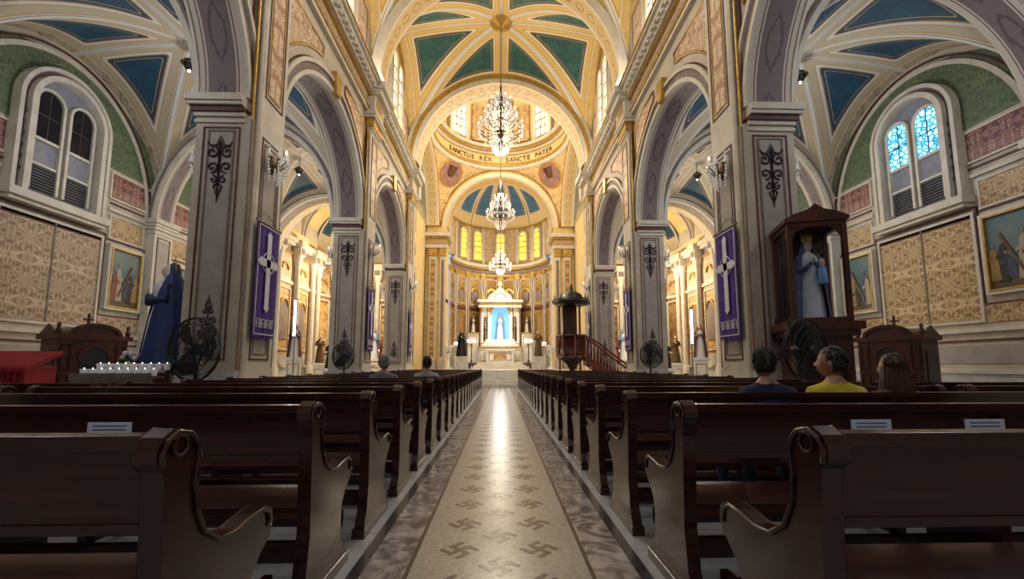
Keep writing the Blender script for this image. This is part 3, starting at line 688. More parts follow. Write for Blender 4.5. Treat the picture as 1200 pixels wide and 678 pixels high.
# ------------------------------------------------------------ dais, altar
b=B()
for k in range(5): b.box(-4.5,4.5,22.5+.34*k,38,.18*k,.18*(k+1),MARBC)
for k in range(3): b.box(-2.2+.2*k,2.2-.2*k,32.6+.3*k,36.5,.9+.16*k,.9+.16*(k+1),MARBC)
b.obj('altar_steps')
def small_figure(b,x,y,z,h,robe,mantle,sk=SKINL,seg=18,arms=True,hair=None):
    s=h/1.7
    prof=[(.27,0),(.26,.1),(.22,.5),(.18,.85),(.15,1.0),(.19,1.2),(.2,1.32),(.12,1.42),(.055,1.46),(.05,1.5)]
    b.lathe([(r*s,z+q*s) for r,q in prof],x,y,robe,seg,1,.78,fold=.07)
    b.sphere((x,y-.01*s,z+1.58*s),(.075*s,.09*s,.115*s),sk,12,10)
    b.sphere((x,y-.1*s,z+1.57*s),(.014*s,.02*s,.025*s),sk,6,5)
    for g in(-1,1): b.sphere((x+g*.028*s,y-.09*s,z+1.6*s),(.012*s,.008*s,.007*s),BLACK,5,4)
    if mantle:
        b.lathe([(.36*s,z),(.33*s,z+.3*s),(.29*s,z+.8*s),(.25*s,z+1.2*s),(.22*s,z+1.35*s),(.13*s,z+1.48*s),(.115*s,z+1.6*s),(.08*s,z+1.69*s),(0,z+1.72*s)],x,y+.02*s,mantle,seg,1,.8,-.28*pi,1.28*pi,fold=.06)
    elif hair: b.sphere((x,y+.025*s,z+1.6*s),(.085*s,.095*s,.12*s),hair,10,8)
    if arms:
        for g in(-1,1):
            b.tube([(x+g*.18*s,y,z+1.3*s),(x+g*.25*s,y-.05*s,z+1.08*s),(x+g*.14*s,y-.2*s,z+1.08*s),(x+g*.03*s,y-.24*s,z+1.2*s)],[.06*s,.065*s,.06*s,.035*s],robe if not mantle else mantle,8)
            b.sphere((x+g*.02*s,y-.25*s,z+1.25*s),(.02*s,.025*s,.06*s),sk,8,6)
b=B(); z0=1.38
Y0=35.2
b.box(-1.75,1.75,Y0-.2,Y0+.9,z0,z0+1.2,MARBC); b.box(-1.85,1.85,Y0-.3,Y0+1,z0+1.2,z0+1.32,GOLD)
for x in(-1.3,1.3): frame(b,x-.35,x+.35,z0+.15,z0+1.05,Y0-.2,.05,.03,GOLD)
b.box(-1.1,1.1,Y0-1.3,Y0-.5,z0,z0+.95,MARBC); b.box(-1.2,1.2,Y0-1.4,Y0-.4,z0+.95,z0+1.05,MARBC)
frame(b,-.9,.9,z0+.15,z0+.8,Y0-1.3,.05,.03,GOLD); b.box(-.5,.5,Y0-1.31,Y0-1.29,z0+.25,z0+.7,DAM)
for k in range(3): b.box(-1.5+.15*k,1.5-.15*k,Y0-.25+.1*k,Y0+.5,z0+1.32+.2*k,z0+1.52+.2*k,MARBC)
b.box(-1.7,1.7,Y0+.5,Y0+.95,z0+1.3,z0+5.0,MARBC)
b.prism('y',[(-.75,z0+1.9),(.75,z0+1.9)]+[(.75*cos(pi*q/16),z0+4.0+.75*sin(pi*q/16)) for q in range(17)],Y0+.46,Y0+.5,emis('niche_blue_glow',(.15,.40,.85),.6))  # niche back glows by emission, in place of lighting inside it
b.ring('y',0,z0+4.0,.75,.75,.12,Y0+.3,Y0+.5,GOLD,n=20)
for g in(-1,1):
    for x in(.95,1.5):
        b.lathe([(.16,z0+1.32),(.16,z0+1.6),(.11,z0+1.7),(.1,z0+4.2)],g*x,Y0+.3,MARBC,14); b.lathe([(.11,z0+4.2),(.14,z0+4.25),(.12,z0+4.35),(.2,z0+4.6)],g*x,Y0+.3,GOLD,12); b.lathe([(.17,z0+1.5),(.19,z0+1.55),(.17,z0+1.6)],g*x,Y0+.3,GOLD,12)
    b.box(min(g*.75,g*.87),max(g*.75,g*.87),Y0+.3,Y0+.5,z0+1.9,z0+4,MARBC)
    b.prism('y',[(g*1.22-.22,z0+1.9),(g*1.22+.22,z0+1.9)]+[(g*1.22+.22*cos(pi*q/8),z0+3.6+.22*sin(pi*q/8)) for q in range(9)],Y0+.46,Y0+.5,MAUVE)
    b.ring('y',g*1.22,z0+3.6,.22,.22,.05,Y0+.4,Y0+.5,GOLD,n=12)
    b.lathe([(.1,z0+5.3),(.12,z0+5.5),(.05,z0+5.6),(.09,z0+5.8),(0,z0+6.1)],g*1.5,Y0+.5,GOLD,10)
    b.box(min(g*1.8,g*2.7),max(g*1.8,g*2.7),Y0+.4,Y0+.9,z0,z0+2.4,MARBC); b.box(min(g*1.75,g*2.8),max(g*1.75,g*2.8),Y0+.3,Y0+.9,z0+2.4,z0+2.52,GOLD)
    frame(b,min(g*1.95,g*2.6),max(g*1.95,g*2.6),z0+1.3,z0+2.25,Y0+.4,.04,.03,GOLD)
    small_figure(b,g*2.25,Y0+.6,z0+2.52,1.3,CREAM2,WOODR if g<0 else BRONZE)
b.box(-1.8,1.8,Y0+.15,Y0+.95,z0+4.6,z0+4.8,MARBC); b.box(-1.75,1.75,Y0+.22,Y0+.95,z0+4.8,z0+5.05,GOLD); b.box(-1.9,1.9,Y0+.05,Y0+.95,z0+5.05,z0+5.25,MARBC)
b.prism('y',[(-1.1,z0+5.25),(1.1,z0+5.25),(.9,z0+5.7),(.45,z0+6.0),(0,z0+6.35),(-.45,z0+6.0),(-.9,z0+5.7)],Y0+.4,Y0+.7,MARBC)
b.tube([(-1.1,Y0+.38,z0+5.3),(-.9,Y0+.38,z0+5.7),(-.45,Y0+.38,z0+6),(0,Y0+.38,z0+6.35),(.45,Y0+.38,z0+6),(.9,Y0+.38,z0+5.7),(1.1,Y0+.38,z0+5.3)],.05,GOLD,6)
b.ring('y',0,z0+5.4,.42,.42,.08,Y0+.3,Y0+.4,GOLD,n=16)
b.box(-.04,.04,Y0+.5,Y0+.58,z0+6.3,z0+6.9,GOLD); b.box(-.2,.2,Y0+.5,Y0+.58,z0+6.6,z0+6.68,GOLD)
small_figure(b,0,Y0+.2,z0+1.95,2.0,WHITE,LBLUE)
b.tube([(.3*cos(2*pi*q/20),Y0+.4,z0+3.85+.3*sin(2*pi*q/20)) for q in range(21)],.02,GOLD,5)
for g in(-1,1): small_figure(b,g*1.22,Y0+.3,z0+1.95,1.25,BRONZE,None,hair=BRONZE)
for k in range(6):
    x=(-1.3,-1.0,-.7,.7,1.0,1.3)[k]
    b.lathe([(.07,z0+1.05),(.02,z0+1.1),(.02,z0+1.4),(.05,z0+1.42)],x*.75,Y0-.9,GOLD,8); b.lathe([(.02,z0+1.42),(.02,z0+1.75)],x*.75,Y0-.9,WHITE,6); b.sphere((x*.75,Y0-.9,z0+1.8),(.025,.025,.05),BULB,6,5)
b.obj('marble_altar')
for g in(-1,1):
    for x,h in((2.2,1.7),(3.2,1.5)):
        b=B(); b.lathe([(.25,0),(.25,.1),(.05,.2),(.05,.5),(.1,.55),(.04,.7),(.04,h+.1),(.16,h+.2)],0,0,BRONZE,12)
        for k in range(6):
            a=k*pi/3; b.tube([(0,0,h),(.2*cos(a),.2*sin(a),h-.05),(.28*cos(a),.28*sin(a),h+.2)],.015,GOLD,5)
            b.lathe([(.02,h+.2),(.02,h+.4)],.28*cos(a),.28*sin(a),WHITE,6); b.sphere((.28*cos(a),.28*sin(a),h+.44),(.06,.06,.11),BULB,6,5)
        b.obj('candelabrum',loc=(g*x,33.0,.9))
    b=B(); b.box(-.4,.4,-.35,.35,0,.9,MARB); small_figure(b,0,0,.9,1.9,BLACK if g<0 else BRONZE,BLACK if g<0 else None,hair=BLACK)
    b.obj('saint_statue',loc=(g*2.75,30.8,.9))
    b=B(); b.lathe([(.3,0),(.28,.1),(.12,.2),(.1,.8),(.2,1.0),(.35,1.1)],0,0,MARBC,16)
    for k in range(26):
        a=random.random()*2*pi; r=.3*random.random(); b.sphere((r*cos(a),r*sin(a),1.15+random.random()*.4),.08,WHITE,6,5)
    b.obj('flower_urn',loc=(g*3.6,29.8,.9))

# ------------------------------------------------------------ pews
def pew(L):
    b=B()
    prof=[(.48,0),(.50,.07),(.45,.10),(.41,.16),(.395,.28),(.41,.37),(.47,.44),(.53,.48),(.555,.53),(.54,.585),(.49,.61),(.41,.605),(.31,.59),(.22,.60),(.14,.65),(.095,.73),(.08,.82),(.09,.885),(.075,.935),(.04,.965),(-.01,.975),(-.05,.955),(-.07,.92),(-.065,.885),(-.04,.86),(-.03,.80),(-.02,.6),(-.005,.35),(-.03,.16),(-.07,.09),(-.08,0)]
    for x in(0,L-.065):
        b.prism('x',prof,x,x+.065,WOOD)
        b.box(x-.01,x+.075,-.1,.52,0,.06,WOOD)
    for x in(-.004,L+.004):
        b.tube([(x,y*.93+.006,z*.985+.004) for y,z in prof[8:24]],.009,WOOD,5)
        b.tube([(x,.01+.028*cos(k*pi/8),.925+.028*sin(k*pi/8)) for k in range(17)],.006,WOOD,5)
    n=max(1,int(L/1.7))
    for i in range(1,n+1):
        x=L*i/(n+1)
        b.prism('x',[(.02,0),(.4,0),(.4,.42),(.06,.42),(.05,.9),(.0,.9),(-.0,.4)],x-.025,x+.025,WOOD)
    b.box(.06,L-.06,0,.028,.70,.925,WOOD); b.box(.06,L-.06,-.02,.05,.915,.955,WOOD); b.box(.06,L-.06,-.008,.036,.685,.715,WOOD)
    b.box(.06,L-.06,.05,.47,.42,.45,WOOD); b.box(.06,L-.06,.40,.43,.34,.42,WOOD)
    b.box(.06,L-.06,.16,.20,.14,.24,WOOD)
    b.box(.12,L-.12,-.34,-.20,.17,.215,WOOD)
    for x in(.16,L*.5,L-.2): b.box(x,x+.04,-.32,-.02,.06,.17,WOOD); b.box(x,x+.04,-.30,-.24,0,.17,WOOD)
    return b.obj('church_pew',bevel=.008)
XP=.91
pw=pew(3.3); pw.location=(XP,1.26,0)
pws=pew(1.45); pws.location=(XP,1.26+.92*18,0)
for n in range(23):
    y=1.26+.92*n
    if 0<n<18: inst(pw,(XP,y,0))
    if n>18: inst(pws,(XP,y,0))
    inst(pw,(-XP-3.3,y,0))
pw2=pew(4.2); pw2.location=(4.45,1.26+.92*2,0)
inst(pw2,(-4.45-4.2,1.26+.92*2,0))
for n in(3,4):
    inst(pw2,(4.45,1.26+.92*n,0)); inst(pw2,(-8.65,1.26+.92*n,0))
b=B(); b.box(-.105,.105,-.004,0,-.035,.035,PAPER)
for k in range(3): b.box(-.08,.08,-.005,-.004,.014-.018*k,.02-.018*k,INK)
pn=b.obj('paper_notice',loc=(-1.9,2.178,.84))
for x,y in((1.9,2.178),(2.5,2.178),(-1.9,3.098),(-2.55,3.098),(1.9,3.098),(2.55,3.098)): inst(pn,(x,y,.84))

# ------------------------------------------------------------ chandeliers
def chandelier(name,loc,r,h,chain):
    b=B(); 
    b.tube([(0,0,h),(0,0,h+chain)],.02,BRONZE,5)
    b.lathe([(0,0),(.06,.04),(.09,.12),(.04,.2),(.12*r,.3),(.2*r,.38),(.08*r,.5),(.05*r,.7),(.14*r,.85),(.05*r,1.0),(.04*r,h*.7),(.12*r,h*.8),(.03,h*.9),(.05,h)],0,0,BRONZE,12)
    for n,rr,zz in((14,r,.36*h),(10,r*.72,.55*h),(8,r*.45,.74*h)):
        for k in range(n):
            a=2*pi*k/n+rr; c,s=cos(a),sin(a)
            b.tube([(.05*c,.05*s,zz-.05),(.35*rr*c,.35*rr*s,zz-.22),(.75*rr*c,.75*rr*s,zz-.22),(rr*c,rr*s,zz)],.018,BRONZE,5)
            b.lathe([(.02,zz),(.07,zz+.03),(.05,zz+.05),(.02,zz+.06),(.018,zz+.17)],rr*c,rr*s,CRYST,6)
            b.sphere((rr*c,rr*s,zz+.22),(.03,.03,.06),BULB,6,5)
            for q in range(3): b.octa((rr*c,rr*s,zz-.08-.1*q),.036,CRYST)
            a2=2*pi*(k+1)/n+rr
            for q in range(1,6):
                t=q/6; sg=-.18*4*t*(1-t)
                b.octa((rr*(c*(1-t)+cos(a2)*t),rr*(s*(1-t)+sin(a2)*t),zz+sg),.034,CRYST)
            for q in range(1,8):
                t=q/8; b.octa(((rr*(1-t)+.1*t)*c,(rr*(1-t)+.1*t)*s,zz+(h*.92-zz)*t-.25*4*t*(1-t)*.6),.034,CRYST)
    for ri,zr in((.45*r,.12),(.3*r,.02)):
        for k in range(16):
            a=2*pi*k/16
            for q in range(4): b.octa((ri*cos(a)*(1-q*.08),ri*sin(a)*(1-q*.08),zr+.3-q*.09),.034,CRYST)
    return b.obj(name,loc=loc)
chandelier('crystal_chandelier',(0,18.1,10.5),1.0,3.2,2.9)
chandelier('crystal_chandelier',(0,26.85,9.9),.9,2.7,13)
chandelier('crystal_chandelier',(0,34.6,8.6),.9,1.9,5.5)

def sconce(loc,sg):
    b=B(); b.lathe([(.0,-.22),(.05,-.18),(.08,0),(.04,.15),(0,.2)],0,0,BRONZE,8)
    for k in range(5):
        a=pi/2+ (k-2)*.62; c,s=cos(a),-sin(a); R=.28
        b.tube([(0,0,0),(.15*c,.15*s,-.1),(R*c,R*s,.05)],.013,BRONZE,5)
        b.lathe([(.02,.05),(.06,.08),(.03,.1),(.015,.2)],R*c,R*s,CRYST,6); b.sphere((R*c,R*s,.25),(.018,.018,.04),BULB if k==2 else CRYST,6,5)
        for q in range(4): b.octa((R*c,R*s,-.02-.07*q),.026,CRYST); b.octa((.15*c,.15*s,-.16-.07*q),.026,CRYST)
    return b.obj('wall_sconce',loc=loc,rot=(0,0,sg))
for py in(8.2,14.8,21.4):
    sconce((-W+.02,py,5.1),pi/2); sconce((W-.02,py,5.1),-pi/2)
    sconce((WB+.14,py,5.0),pi/2); sconce((-WB-.14,py,5.0),-pi/2)
b=B(); b.tube([(0,0,0),(0,0,.5)],.012,BLACK,5); b.lathe([(0,-.3),(.1,-.26),(.16,-.1),(.14,0),(.03,.06),(0,.1)],0,0,BLACK,12); b.lathe([(.17,-.08),(.22,-.1),(.17,-.12)],0,0,BRONZE,12)
b.sphere((0,0,-.3),.04,BULB,8,6)
pd=b.obj('pendant_lamp',loc=(-AX,11.5,9.72))
for sg in(-1,1):
    for y in(11.5,18.1,4.9):
        if not(sg<0 and y==11.5): inst(pd,(sg*AX,y,9.72))

# ------------------------------------------------------------ banners
def banner(sg,py):
    b=B(side(sg)); x=W-.085
    hw=.38
    ww=[.012*sin(k*1.3) for k in range(17)]
    vs=[];y0=py-hw;y1=py+hw
    for k in range(17):
        y=y0+(y1-y0)*k/16; vs+=[(x+ww[k],y,1.62+(.06 if k%2 else 0)),(x+ww[k]*.4,y,3.82)]
    b.add(vs,[(2*k,2*k+2,2*k+3,2*k+1) for k in range(16)],PURPLE,None,True)
    b.tube([(x,y0-.06,3.83),(x,y1+.06,3.83)],.02,BRONZE,6)
    b.tube([(x,y0,3.83),(W,py,4.1),(x,y1,3.83)],.006,BRONZE,4)
    xx=x-.025
    b.box(xx-.004,xx+.004,py-.07,py+.07,2.25,3.6,WHITE); b.box(xx-.004,xx+.004,py-.24,py+.24,3.01,3.16,WHITE)
    for (yy,zz) in((py,3.62),(py,2.23),(py-.26,3.085),(py+.26,3.085)):
        b.prism('x',[(yy-.09,zz),(yy,zz-.09),(yy+.09,zz),(yy,zz+.09)],xx-.005,xx+.005,WHITE)
    b.tube([(xx,py+.2*cos(a*pi/12),3.09+.2*sin(a*pi/12)) for a in range(25)],.012,WHITE,4)
    for k in range(7):
        y=py-.27+.088*k; b.box(xx-.003,xx+.003,y-.03,y-.012,1.85,2.02,WHITE); b.box(xx-.003,xx+.003,y-.03,y+.03,2.0,2.02,WHITE); b.box(xx-.003,xx+.003,y-.03,y+.02,1.92,1.94,WHITE)
        if k%2: b.box(xx-.003,xx+.003,y+.012,y+.03,1.85,2.02,WHITE)
    framex(b,y0+.02,y1-.02,1.72,3.78,xx,.018,.003,WHITE)
    b.obj('purple_banner')
for py in(8.15,14.8,21.4):
    banner(-1,py); banner(1,py)

# ------------------------------------------------------------ fans
def fan(loc,rot,D=.92,hz=1.42):
    b=B(); R=D/2
    b.lathe([(0,0),(.3,0),(.3,.03),(.08,.07),(.03,.1),(.03,hz-.2)],0,.08,BLACK,16)
    b.tube([(0,.12,hz-.25),(0,.16,hz-.1),(0,.12,hz)],.035,BLACK,6)
    M=Matrix.Translation((0,0,hz))@Matrix.Rotation(pi/2,4,'X'); b.M=M
    b.lathe([(0,-.22),(.09,-.2),(.1,-.05),(.05,0)],0,0,BLACK,14)
    for r,z in((R,0),(R,-.03),(R*.8,.06),(R*.6,.075),(R*.4,.08),(R*.8,-.1),(R*.5,-.12)):
        b.tube([(r*cos(2*pi*k/32),r*sin(2*pi*k/32),z) for k in range(33)],.007 if r<R else .013,BLACK,4)
    for k in range(48):
        a=2*pi*k/48; c,s=cos(a),sin(a)
        b.tube([(R*c,R*s,0),(R*.8*c,R*.8*s,.06),(R*.4*c,R*.4*s,.08),(.06*c,.06*s,.08)],.004,BLACK,3,False)
        b.tube([(R*c,R*s,0),(R*.8*c,R*.8*s,-.1),(R*.3*c,R*.3*s,-.13)],.004,BLACK,3,False)
    b.lathe([(0,.1),(.07,.09),(.07,.07)],0,0,BLACK,12)
    for k in range(3):
        a0=2*pi*k/3; pts=[]
        for (r,da,z) in((.05,-.5,.03),(R*.5,-.45,.04),(R*.88,-.35,.045),(R*.92,.1,.0),(R*.8,.55,-.04),(R*.4,.7,-.04),(.05,.6,-.03)):
            pts.append((r*cos(a0+da),r*sin(a0+da),z))
        b.add(pts,[(0,1,5,6),(1,2,3,4,5)],BLACK)
    b.M=None
    return b.obj('pedestal_fan',loc=loc,rot=(0,0,rot))
fan((-4.75,6.75,0),-.25,.98,1.4); fan((4.62,6.3,0),.35,.95,1.38); fan((4.9,13.7,0),.3,.84,1.5); fan((-4.95,13.6,0),-.4,.84,1.45)

# ------------------------------------------------------------ Mary statue
b=B()
b.box(-.42,.42,-.4,.4,0,1.05,WOODR); b.box(-.48,.48,-.46,.46,1.05,1.15,WOODR); b.box(-.48,.48,-.46,.46,0,.12,WOODR); frame(b,-.34,.34,.2,.95,-.4,.04,.02,GOLD)
z=1.15
b.lathe([(.3,z),(.29,z+.2),(.22,z+.8),(.17,z+1.05),(.19,z+1.25),(.2,z+1.38),(.1,z+1.5),(.05,z+1.56)],0,-.05,WHITE,24,1,.95,fold=.06,nf=11)
b.sphere((0,-.05,z+1.66),(.08,.095,.12),SKINL,16,12); b.sphere((0,-.14,z+1.65),(.012,.02,.025),SKINL,6,5)
for g in(-1,1): b.sphere((g*.03,-.13,z+1.68),(.012,.008,.007),BLACK,6,5)
b.lathe([(.56,z),(.52,z+.2),(.45,z+.6),(.38,z+1.0),(.30,z+1.3),(.2,z+1.5),(.13,z+1.62),(.125,z+1.72),(.08,z+1.82),(0,z+1.85)],0,.03,BLUEC,36,1,.9,-.30*pi,1.30*pi,fold=.05,nf=13)
b.lathe([(.115,z+1.52),(.11,z+1.62),(.105,z+1.72),(.05,z+1.79)],0,-.02,WHITE,20,1,1,-.2*pi,1.2*pi)
for g in(-1,1):
    b.tube([(g*.2,-.02,z+1.38),(g*.29,-.1,z+1.1),(g*.16,-.27,z+1.1),(g*.04,-.3,z+1.2)],[.07,.08,.075,.045],BLUEC,8)
    b.sphere((g*.018,-.31,z+1.27),(.018,.022,.07),SKINL,8,6)
b.tube([(.16*cos(2*pi*k/24),.03,z+1.74+.16*sin(2*pi*k/24)) for k in range(25)],.01,GOLD,5)
for k in range(12):
    a=2*pi*k/12; b.tube([(.16*cos(a),.03,z+1.74+.16*sin(a)),(.22*cos(a),.03,z+1.74+.22*sin(a))],.007,GOLD,4)
PINKF=pm('pink_flower',(.8,.25,.35),(.9,.6,.6),20,.6); LEAF=pm('leaf',(.04,.15,.03),None,10,.6)
for k in range(40):
    a=random.random()*2*pi; r=.2+.22*random.random(); b.sphere((r*cos(a)-.1,r*sin(a)*.8-.25,z+.04+random.random()*.14),.045,random.choice((PINKF,WHITE,LEAF,LEAF)),6,5)
b.obj('virgin_mary_statue',loc=(-6.2,8.1,0),rot=(0,0,-.78)).scale=(1.03,1.03,1.03)
b=B()
for x in(-.52,.52):
    for y in(-.2,.2): b.box(x-.02,x+.02,y-.02,y+.02,0,1.0,METAL)
for z,y0,y1 in((1.0,-.25,0),(1.08,0,.25)):
    b.box(-.57,.57,y0,y1,z-.04,z,METAL)
    for k in range(9):
        x=-.5+.125*k; b.lathe([(.04,z),(.05,z+.1),(.045,z+.1),(.035,z+.02)],x,(y0+y1)/2,WHITE,8); b.sphere((x,(y0+y1)/2,z+.1),(.008,.008,.018),BULB,5,4)
b.box(-.57,.57,-.27,-.25,.9,1.04,METAL); b.box(-.57,.57,-.22,.22,.3,.33,METAL)
b.obj('votive_candle_stand',loc=(-5.6,6.6,0))
b=B(); b.box(-.6,.6,-.3,.3,0,1.15,RED); b.prism('x',[(-.34,1.05),(.34,1.35),(.34,1.42),(-.34,1.12)],-.65,.65,RED)
for k in range(13): b.tube([(-.6+.1*k,-.31,1.1),(-.6+.1*k,-.33,.3),(-.6+.1*k,-.34,.02)],[.02,.035,.045],RED,6)
b.obj('red_draped_kneeler',loc=(-8.85,7.9,0),rot=(0,0,.1))

def confess(sg):
    b=B(side(sg))
    b.box(-.45,.45,-.75,.75,0,.15,WOODR); b.box(-.4,.4,-.7,.7,.15,1.75,WOODR); b.box(-.46,.46,-.78,.78,1.75,1.87,WOODR)
    b.prism('x',[(-.5,1.87),(.5,1.87)]+[(.5*cos(pi*k/12),1.87+.22*sin(pi*k/12)) for k in range(13)],-.42,.42,WOODR); b.ring('x',0,1.87,.46,.2,.08,-.47,-.42,WOOD)
    b.box(-.03,.03,-.02,.02,2.08,2.4,WOODR); b.box(-.03,.03,-.1,.1,2.24,2.28,WOODR)
    for y in(-.7,.7): b.lathe([(.05,1.87),(.07,1.95),(.03,2.02),(.05,2.08),(0,2.16)],-.36,y,WOODR,8)
    b.prism('x',[(-.28,.2),(.28,.2)]+[(.28*cos(pi*k/12),1.3+.28*sin(pi*k/12)) for k in range(13)],-.42,-.40,BLACK)
    b.ring('x',0,1.3,.28,.28,.05,-.45,-.4,WOODR,n=12)
    for y in(-.55,.55):
        for z in(.35,1.05): framex(b,y-.1,y+.1,z,z+.6,-.41,.03,.02,WOOD)
    b.prism('y',[(-.4,1.87),(.4,1.87),(0,2.1)],-.76,-.72,WOODR)
    b.prism('y',[(-.25,.3),(.25,.3),(.25,1.5),(-.25,1.5)],-.72,-.70,BLACK)
    return b
confess(-1).obj('confessional',loc=(-10.0,10.6,0),rot=(0,0,-.4)).scale=(.93,.93,1); confess(1).obj('confessional',loc=(9.9,10.4,0),rot=(0,0,.4)).scale=(.93,.93,1)

# statue in glass case (right)
b=B(); h2=3.5
b.box(-.40,.40,-.36,.36,0,1.62,WOODR); b.box(-.46,.46,-.42,.42,0,.15,WOODR); b.box(-.48,.48,-.44,.44,1.62,1.72,WOODR); b.box(-.54,.54,-.48,.48,1.72,1.84,WOODR)
frame(b,-.32,.32,.3,1.4,-.36,.05,.02,WOOD)
for x in(-.39,.39):
    for y in(-.36,.36): b.box(x-.035,x+.035,y-.035,y+.035,1.84,h2,WOODR)
for z in(1.84,h2-.08):
    for y in(-.36,.36): b.box(-.4,.4,y-.035,y+.035,z,z+.08,WOODR)
    for x in(-.39,.39): b.box(x-.035,x+.035,-.36,.36,z,z+.08,WOODR)
b.box(-.46,.46,-.43,.43,h2,h2+.07,WOODR)
for y in(-.40,.40): b.prism('y',[(-.44,h2+.07),(.44,h2+.07),(.3,h2+.15),(.12,h2+.2),(0,h2+.3),(-.12,h2+.2),(-.3,h2+.15)],y-.02,y+.02,WOODR)
b.prism('y',[(-.44,h2+.07),(.44,h2+.07),(.3,h2+.13),(0,h2+.2),(-.3,h2+.13)],-.38,.38,WOODR)
for g in(-1,1):
    b.prism('y',[(g*.36,h2-.08),(g*.12,h2-.08),(g*.28,h2-.14),(g*.36,h2-.3)],-.37,-.35,WOODR)
b.box(-.37,.37,.345,.36,1.9,h2-.06,WOOD)
GL=bpy.data.materials.new('clear_glass'); GL.use_nodes=True; gb=GL.node_tree.nodes['Principled BSDF']; gb.inputs['Transmission Weight'].default_value=1; gb.inputs['Roughness'].default_value=0; gb.inputs['IOR'].default_value=1.12; gb.inputs['Base Color'].default_value=(.85,.9,.95,1)
b.box(-.36,.36,-.365,-.36,1.9,h2-.06,GL)
b.box(-.395,-.39,-.33,.33,1.9,h2-.06,GL)
PLUM=pm('blue_grey_robe',(.07,.10,.22),(.045,.065,.15),6,.7)
small_figure(b,0,.02,1.86,1.42,WHITE,PLUM)
b.lathe([(.06,3.24),(.08,3.28),(.1,3.38),(.08,3.36)],0,.02,GOLD,10)
b.sphere((.12,-.18,2.85),(.05,.05,.08),SKINL,8,6); b.lathe([(.08,2.5),(.06,2.75),(.03,2.8)],.12,-.18,LBLUE,10)
b.obj('statue_display_case',loc=(5.28,7.02,0),rot=(0,0,-.3))

# ------------------------------------------------------------ pulpit
b=B()
b.lathe([(.35,0),(.3,.15),(.12,.3),(.12,1.0),(.3,1.3),(.62,1.55)],0,0,WOODR,8)
b.lathe([(.7,1.5),(.72,1.6),(.66,1.65),(.66,2.5),(.74,2.55),(.74,2.65),(.6,2.65)],0,0,WOODR,8)
for k in range(8):
    a=2*pi*(k+.5)/8; b.M=Matrix.Rotation(a,4,'Z'); framex(b,-.18,.18,1.75,2.4,.62,.04,.02,REDW); b.tube([(.69,-.27,1.6),(.69,-.27,2.6)],.03,REDW,6)
b.M=None
b.box(-.35,.35,.6,.68,1.6,4.2,WOODR); b.tube([(-.5,.62,0),(-.5,.62,4.2)],.05,WOODR,8); b.tube([(.5,.62,0),(.5,.62,4.2)],.05,WOODR,8)
b.lathe([(.0,4.12),(.85,4.1),(.9,4.2),(.88,4.35),(.6,4.42),(.5,4.6),(.3,4.72),(.1,4.8),(.07,5.0),(.0,5.15)],0,0,BLACK,8)
for k in range(8): 
    a=2*pi*k/8; b.lathe([(.05,4.35),(.03,4.5),(0,4.6)],.8*cos(a),.8*sin(a),BRONZE,6)
for k in range(8):
    x=.6+k*.26; z=1.6-.2*(k+1); b.box(x,x+.3,-.4,.4,z,z+.05,REDW); b.box(x,x+.03,-.4,.4,z-.18,z,REDW)
for y in(-.42,.42):
    b.prism('y',[(.6,1.30),(.6,1.68),(2.75,.18),(2.75,.0),(2.4,.0)],y-.03,y+.03,REDW)
    b.tube([(.6,y,2.55),(1.2,y,2.25),(2.0,y,1.6),(2.75,y,1.05)],.055,REDW,6)
    for k in range(14):
        x=.68+k*.15; z=1.58-(x-.6)*.7; b.lathe([(.02,z),(.045,z+.3),(.02,z+.6),(.02,z+.88)],x,y,REDW,6)
    b.lathe([(.07,0),(.07,1.05),(.1,1.1),(0,1.25)],2.78,y,REDW,8)
b.obj('wooden_pulpit',loc=(3.25,19.2,.0),rot=(0,0,0)).scale=(.95,.95,.95)

# chapel statues etc
for sg in(-1,1):
    for k,(x,y,ph,h,rb,mn) in enumerate(((7.3,29.0,3.6,1.9,WHITE,BLUEC),(10.0,29.4,3.0,1.8,BRONZE,GOLD),(8.8,30.0,1.6,2.1,WHITE,LBLUE),(6.9,25.6,1.2,1.6,CREAM2,RED),(10.9,26.2,1.3,1.7,BRONZE,None),(11.2,23.6,1.6,1.8,WHITE,WOODR),(9.2,23.4,1.0,1.5,BLACK,None))):
        b=B(); b.box(-.45,.45,-.4,.4,0,.3,MARBC); b.box(-.36,.36,-.32,.32,.3,ph-.15,MARBC); b.box(-.45,.45,-.4,.4,ph-.15,ph,MARBC); frame(b,-.28,.28,.5,max(.8,ph-.35),-.32,.04,.02,GOLD)
        small_figure(b,0,0,ph,h,rb,mn,hair=BRONZE); b.tube([(.17*cos(2*pi*q/16),.1,ph+h*.95+.17*sin(2*pi*q/16)) for q in range(17)],.012,GOLD,5)
        b.obj('saint_statue',loc=(sg*x,y,0),rot=(0,0,-sg*.4))
    b=B(); b.box(-1.4,1.4,-.5,.4,0,1.2,MARBC); b.box(-1.5,1.5,-.6,.5,1.2,1.32,MARBC)
    frame(b,-1.2,1.2,.2,1.05,-.5,.05,.03,GOLD)
    for x in(-1.2,-.8,.8,1.2): b.lathe([(.07,1.32),(.02,1.4),(.02,1.7),(.05,1.72)],x,-.2,GOLD,8); b.lathe([(.02,1.72),(.02,2.1)],x,-.2,WHITE,6); b.sphere((x,-.2,2.15),(.025,.025,.05),BULB,6,5)
    b.obj('side_altar',loc=(sg*8.8,28.7,0))
